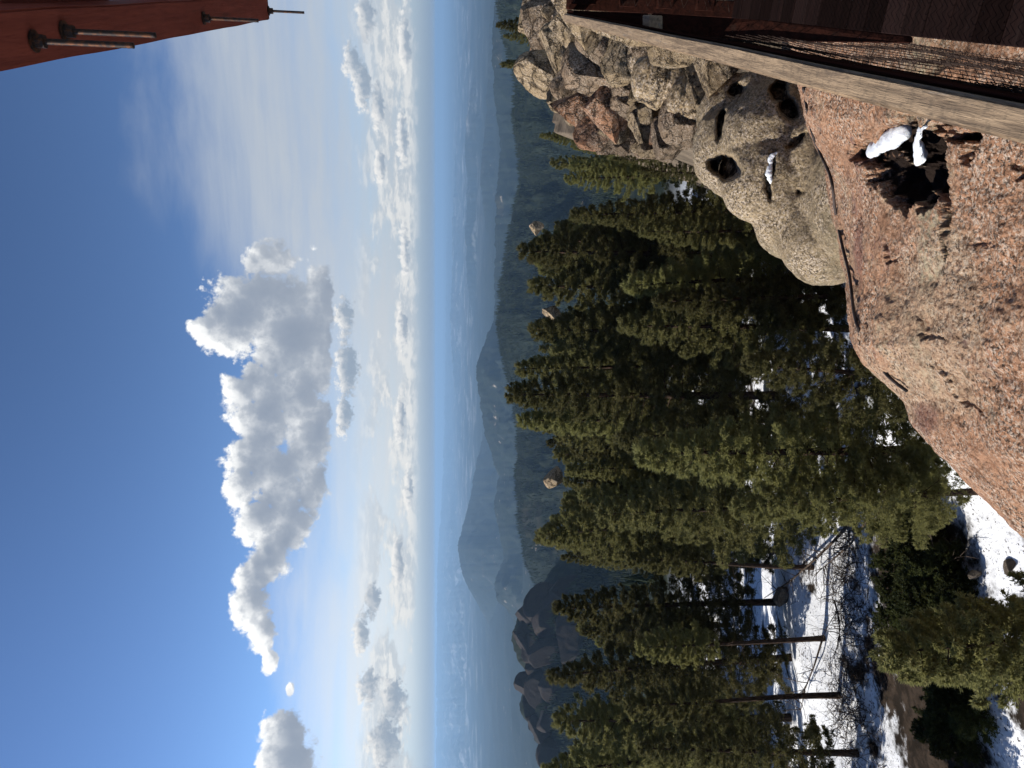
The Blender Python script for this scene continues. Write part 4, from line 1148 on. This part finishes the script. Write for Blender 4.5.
# ------------------------------------------------------------------ sky
SUN_AZ, SUN_EL = -82.0, 33.0
w_ = bpy.data.worlds.new("World"); scn.world = w_; w_.use_nodes = True
nt = w_.node_tree; S.nt = nt; nt.nodes.clear()
tc = nt.nodes.new('ShaderNodeTexCoord'); dirv = S(tc.outputs['Generated'])
sp = nt.nodes.new('ShaderNodeSeparateXYZ'); nt.links.new(dirv.s, sp.inputs[0])
dx, dy, dz = (S(o_) for o_ in sp.outputs)
az = S._m(dx, 'ARCTAN2', dy) * 57.29578
el = S._m(dz, 'ARCSINE') * 57.29578
cb = nt.nodes.new('ShaderNodeCombineXYZ'); nt.links.new(az.s, cb.inputs[0]); nt.links.new(el.s, cb.inputs[1])
pc = S(cb.outputs[0])
sky = nt.nodes.new('ShaderNodeTexSky'); sky.sky_type = 'NISHITA'; sky.sun_disc = False
sky.sun_elevation = R(SUN_EL); sky.sun_rotation = R(SUN_AZ); sky.altitude = 2800; sky.air_density = 1.0; sky.dust_density = 0.2; sky.ozone_density = 2.0
DEG = 57.29578 / F
def blobs(p, lst):
    """union of soft ellipses placed in azimuth and elevation"""
    out = None
    for (x, y, rv, rh) in lst:
        a_, e_ = azel(x, y)
        q = vmath('MULTIPLY', vmath('SUBTRACT', p, (a_, e_, 0)), (1 / (rh * DEG), 1 / (rv * DEG), 0))
        v = 1.0 - vmath('LENGTH', q)
        out = v if out is None else out.max(v)
    return out
BIG = [(268,262,40,30),(250,300,50,45),(228,330,40,34),(205,330,20,22),(275,300,55,50),(285,350,50,62),(262,385,36,40),(240,395,26,30),(262,420,44,44),(298,400,36,60),(305,450,30,52),(250,455,32,32),(275,480,40,46),(240,488,24,34),(288,520,28,40),(256,520,30,30),(310,490,20,34),(272,560,22,30),(254,570,16,22),(250,605,26,34),(252,580,22,26),(262,636,18,22),(270,662,10,16),(290,690,5,8),
       (285,735,24,26),(288,775,36,40),(318,300,20,60),(320,360,16,70),(318,430,16,60)]
SEC = [(345,320,15,34),(346,370,17,50),(343,415,12,34),(352,60,13,26),(362,85,12,34),(378,110,9,40),(365,20,12,30),(360,630,13,34),(372,600,10,26),(368,690,18,30),(385,740,22,40),(392,700,20,40),(398,560,9,34),(400,420,9,40),(402,330,8,40),(404,250,8,50),(402,140,9,40),(380,170,8,30),(404,40,8,40),(408,490,7,40)]
def dens(p, lst, big, seed, s1, a1, a2, detail):
    """soft ellipses broken up by turbulent noise"""
    pp = vmath('ADD', p, (seed, seed * 1.7, 0))
    wp = vmath('ADD', pp, vscale(noise_n(pp, s1 * 1.6, 4, 0.55, color=True), 1.1))
    fb_ = noise_n(wp, s1, detail, 0.62)
    out = blobs(p, lst) * big + (fb_ - 0.5) * a1
    if a2:
        lum = voro(vmath('ADD', pp, vscale(noise_n(pp, s1 * 4.0, 4, 0.6, color=True), 0.55)), s1 * 4.2, 3.0, 0.6)
        out = out + (0.42 - lum) * a2 + (noise_n(wp, s1 * 4.5, max(2, detail - 2), 0.66) - 0.5) * a2 * 1.5
    return out
Lx, Ly = -0.80, 0.60
def shaded(lst, big, seed, s1, a1, a2, step, kk, lo, hi):
    d0 = dens(pc, lst, big, seed, s1, a1, a2, 10)
    d1 = dens(vmath('ADD', pc, (Lx * step, Ly * step, 0)), lst, big, seed, s1, a1, a2, 6)
    d2 = dens(vmath('ADD', pc, (Lx * step * 3.2, Ly * step * 3.2, 0)), lst, big, seed, s1, a1, 0, 3)
    alpha = ss(lo, hi, d0)
    occ = d1.max(0.0) * 0.8 + d2.max(0.0) * 1.7 + d0.max(0.0) * 0.3
    rel = ss(-0.22, 0.34, d0 - d1)
    lit = ((occ * -kk).f('EXPONENT') * 0.70 + rel * 0.40 * ss(2.6, 0.2, occ)).min(1.0)
    return alpha, lit, d0
a_big, l_big, d_big = shaded(BIG, 1.22, 3.1, 0.20, 1.40, 0.40, 0.50, 0.85, -0.03, 0.27)
a_sec, l_sec, d_sec = shaded(SEC, 1.05, 11.7, 0.40, 1.3, 0.45, 0.30, 1.5, -0.02, 0.30)
# low, long rows of cumulus merging into the veil
pst = vmath('MULTIPLY', pc, (0.62, 1.7, 1))
wps = vmath('ADD', pst, vscale(noise_n(pst, 0.8, 4, 0.6, color=True), 0.9))
bandD = noise_n(vmath('ADD', wps, (40, 3, 0)), 0.26, 10, 0.63)
bandm = ss(1.0, 2.0, el) * ss(6.8, 3.4, el)
bd = bandD - 0.535 + bandm * 0.10
a_band = ss(-0.02, 0.07, bd) * bandm
bandL = noise_n(vmath('ADD', wps, (40 + Lx * 0.35, 3 + Ly * 0.6, 0)), 0.26, 8, 0.63)
l_band = ss(-0.05, 0.07, bandD - bandL) * 0.7 + 0.3
# thin high veils and streaks
pv = vmath('MULTIPLY', pc, (0.30, 1.0, 1))
wv = vmath('ADD', pv, vscale(noise_n(pv, 0.15, 4, 0.55, color=True), 3.0))
n_v = noise_n(wv, 0.17, 9, 0.60)
n_s = noise_n(vmath('ADD', vmath('MULTIPLY', pc, (0.10, 1.6, 1)), vscale(noise_n(pv, 0.3, 3, 0.5, color=True), 0.8)), 0.40, 8, 0.62)
top = el - az * 0.15 - ss(2.0, 16.0, az) * 5.5 - ss(-6.0, -20.0, az) * 3.0
veilm = ss(13.5, 5.0, top + (n_v - 0.5) * 15) * ss(0.2, 3.0, el)
a_veil = ((ss(0.30, 0.66, n_v * 0.55 + n_s * 0.45) * 0.56 + 0.44) * veilm).min(0.95)
# colour build-up
gm = nt.nodes.new('ShaderNodeGamma'); nt.links.new(sky.outputs[0], gm.inputs[0]); gm.inputs[1].default_value = 1.26
skyc = vscale(S(gm.outputs[0]), ss(8.0, -32.0, az) * 0.18 + 1.0)
bg = nt.nodes.new('ShaderNodeBackground'); nt.links.new(skyc.s, bg.inputs[0]); bg.inputs[1].default_value = 0.072
def layer(prev, colour, alpha, strength):
    b_ = nt.nodes.new('ShaderNodeBackground'); b_.inputs[1].default_value = strength
    if isinstance(colour, S): nt.links.new(colour.s, b_.inputs[0])
    else: b_.inputs[0].default_value = (*colour, 1)
    mx = nt.nodes.new('ShaderNodeMixShader'); nt.links.new(alpha.s, mx.inputs[0])
    nt.links.new(prev.outputs[0], mx.inputs[1]); nt.links.new(b_.outputs[0], mx.inputs[2]); return mx
lay = layer(bg, mixc(ss(25, -25, az), (0.165, 0.235, 0.355), (0.205, 0.285, 0.42)), ss(6.5, 0.0, el) * 0.92, 1.0)
lay = layer(lay, mixc(ss(20, -25, az), (0.40, 0.44, 0.49), (0.63, 0.65, 0.665)), a_veil, 1.0)
lay = layer(lay, mixc(l_band, (0.30, 0.36, 0.43), (0.68, 0.67, 0.645)), a_band * 0.72, 1.0)
lay = layer(lay, mixc(l_sec, (0.22, 0.28, 0.36), (0.72, 0.71, 0.69)), a_sec * 0.88, 1.0)
lay = layer(lay, mixc(l_big, (0.19, 0.235, 0.31), (0.90, 0.90, 0.88)), a_big * 0.97, 1.0)
wo = nt.nodes.new('ShaderNodeOutputWorld'); nt.links.new(lay.outputs[0], wo.inputs[0])
w_.cycles.sampling_method = 'MANUAL'; w_.cycles.sample_map_resolution = 512

sd = bpy.data.lights.new("sun", 'SUN'); sun = bpy.data.objects.new("sun", sd); C.objects.link(sun)
sd.energy = 5.0; sd.angle = R(0.53); sd.color = (1.0, 0.94, 0.85)
sv = Vector((math.sin(R(SUN_AZ)) * math.cos(R(SUN_EL)), math.cos(R(SUN_AZ)) * math.cos(R(SUN_EL)), math.sin(R(SUN_EL))))
sun.rotation_euler = sv.to_track_quat('Z', 'Y').to_euler()

# ------------------------------------------------------------------ haze: one closed box of thin blue air
bm = bmesh.new(); add_box(bm, -120000, 120000, -120000, 120000, float(Z_.min()) - 1.0, max(float(Z_.max()), 4.0) + 2.0)
m = bpy.data.materials.new("haze_air"); m.use_nodes = True; nt = m.node_tree; nt.nodes.clear()
pvn = nt.nodes.new('ShaderNodeVolumePrincipled'); pvn.inputs['Color'].default_value = (0.43, 0.69, 1.0, 1); pvn.inputs['Density'].default_value = 3.8e-5; pvn.inputs['Anisotropy'].default_value = 0.2; pvn.inputs['Density Attribute'].default_value = ''
om = nt.nodes.new('ShaderNodeOutputMaterial'); nt.links.new(pvn.outputs[0], om.inputs['Volume'])
hz = obj_bm("haze", bm, m); tag(hz, 'pale blue haze filling the air over the valleys', 'haze', kind='stuff')

# ------------------------------------------------------------------ render settings
vs_ = scn.view_settings; scn.display_settings.display_device = 'sRGB'
vs_.view_transform = 'Standard'; vs_.look = 'None'; vs_.gamma = 1.0; vs_.exposure = 0.35; vs_.use_curve_mapping = False
scn.render.engine = 'CYCLES'
cy = scn.cycles; cy.use_denoising = True; cy.max_bounces = 6; cy.diffuse_bounces = 3; cy.glossy_bounces = 2; cy.transmission_bounces = 3; cy.volume_bounces = 0; cy.transparent_max_bounces = 8
cy.sample_clamp_indirect = 4.0
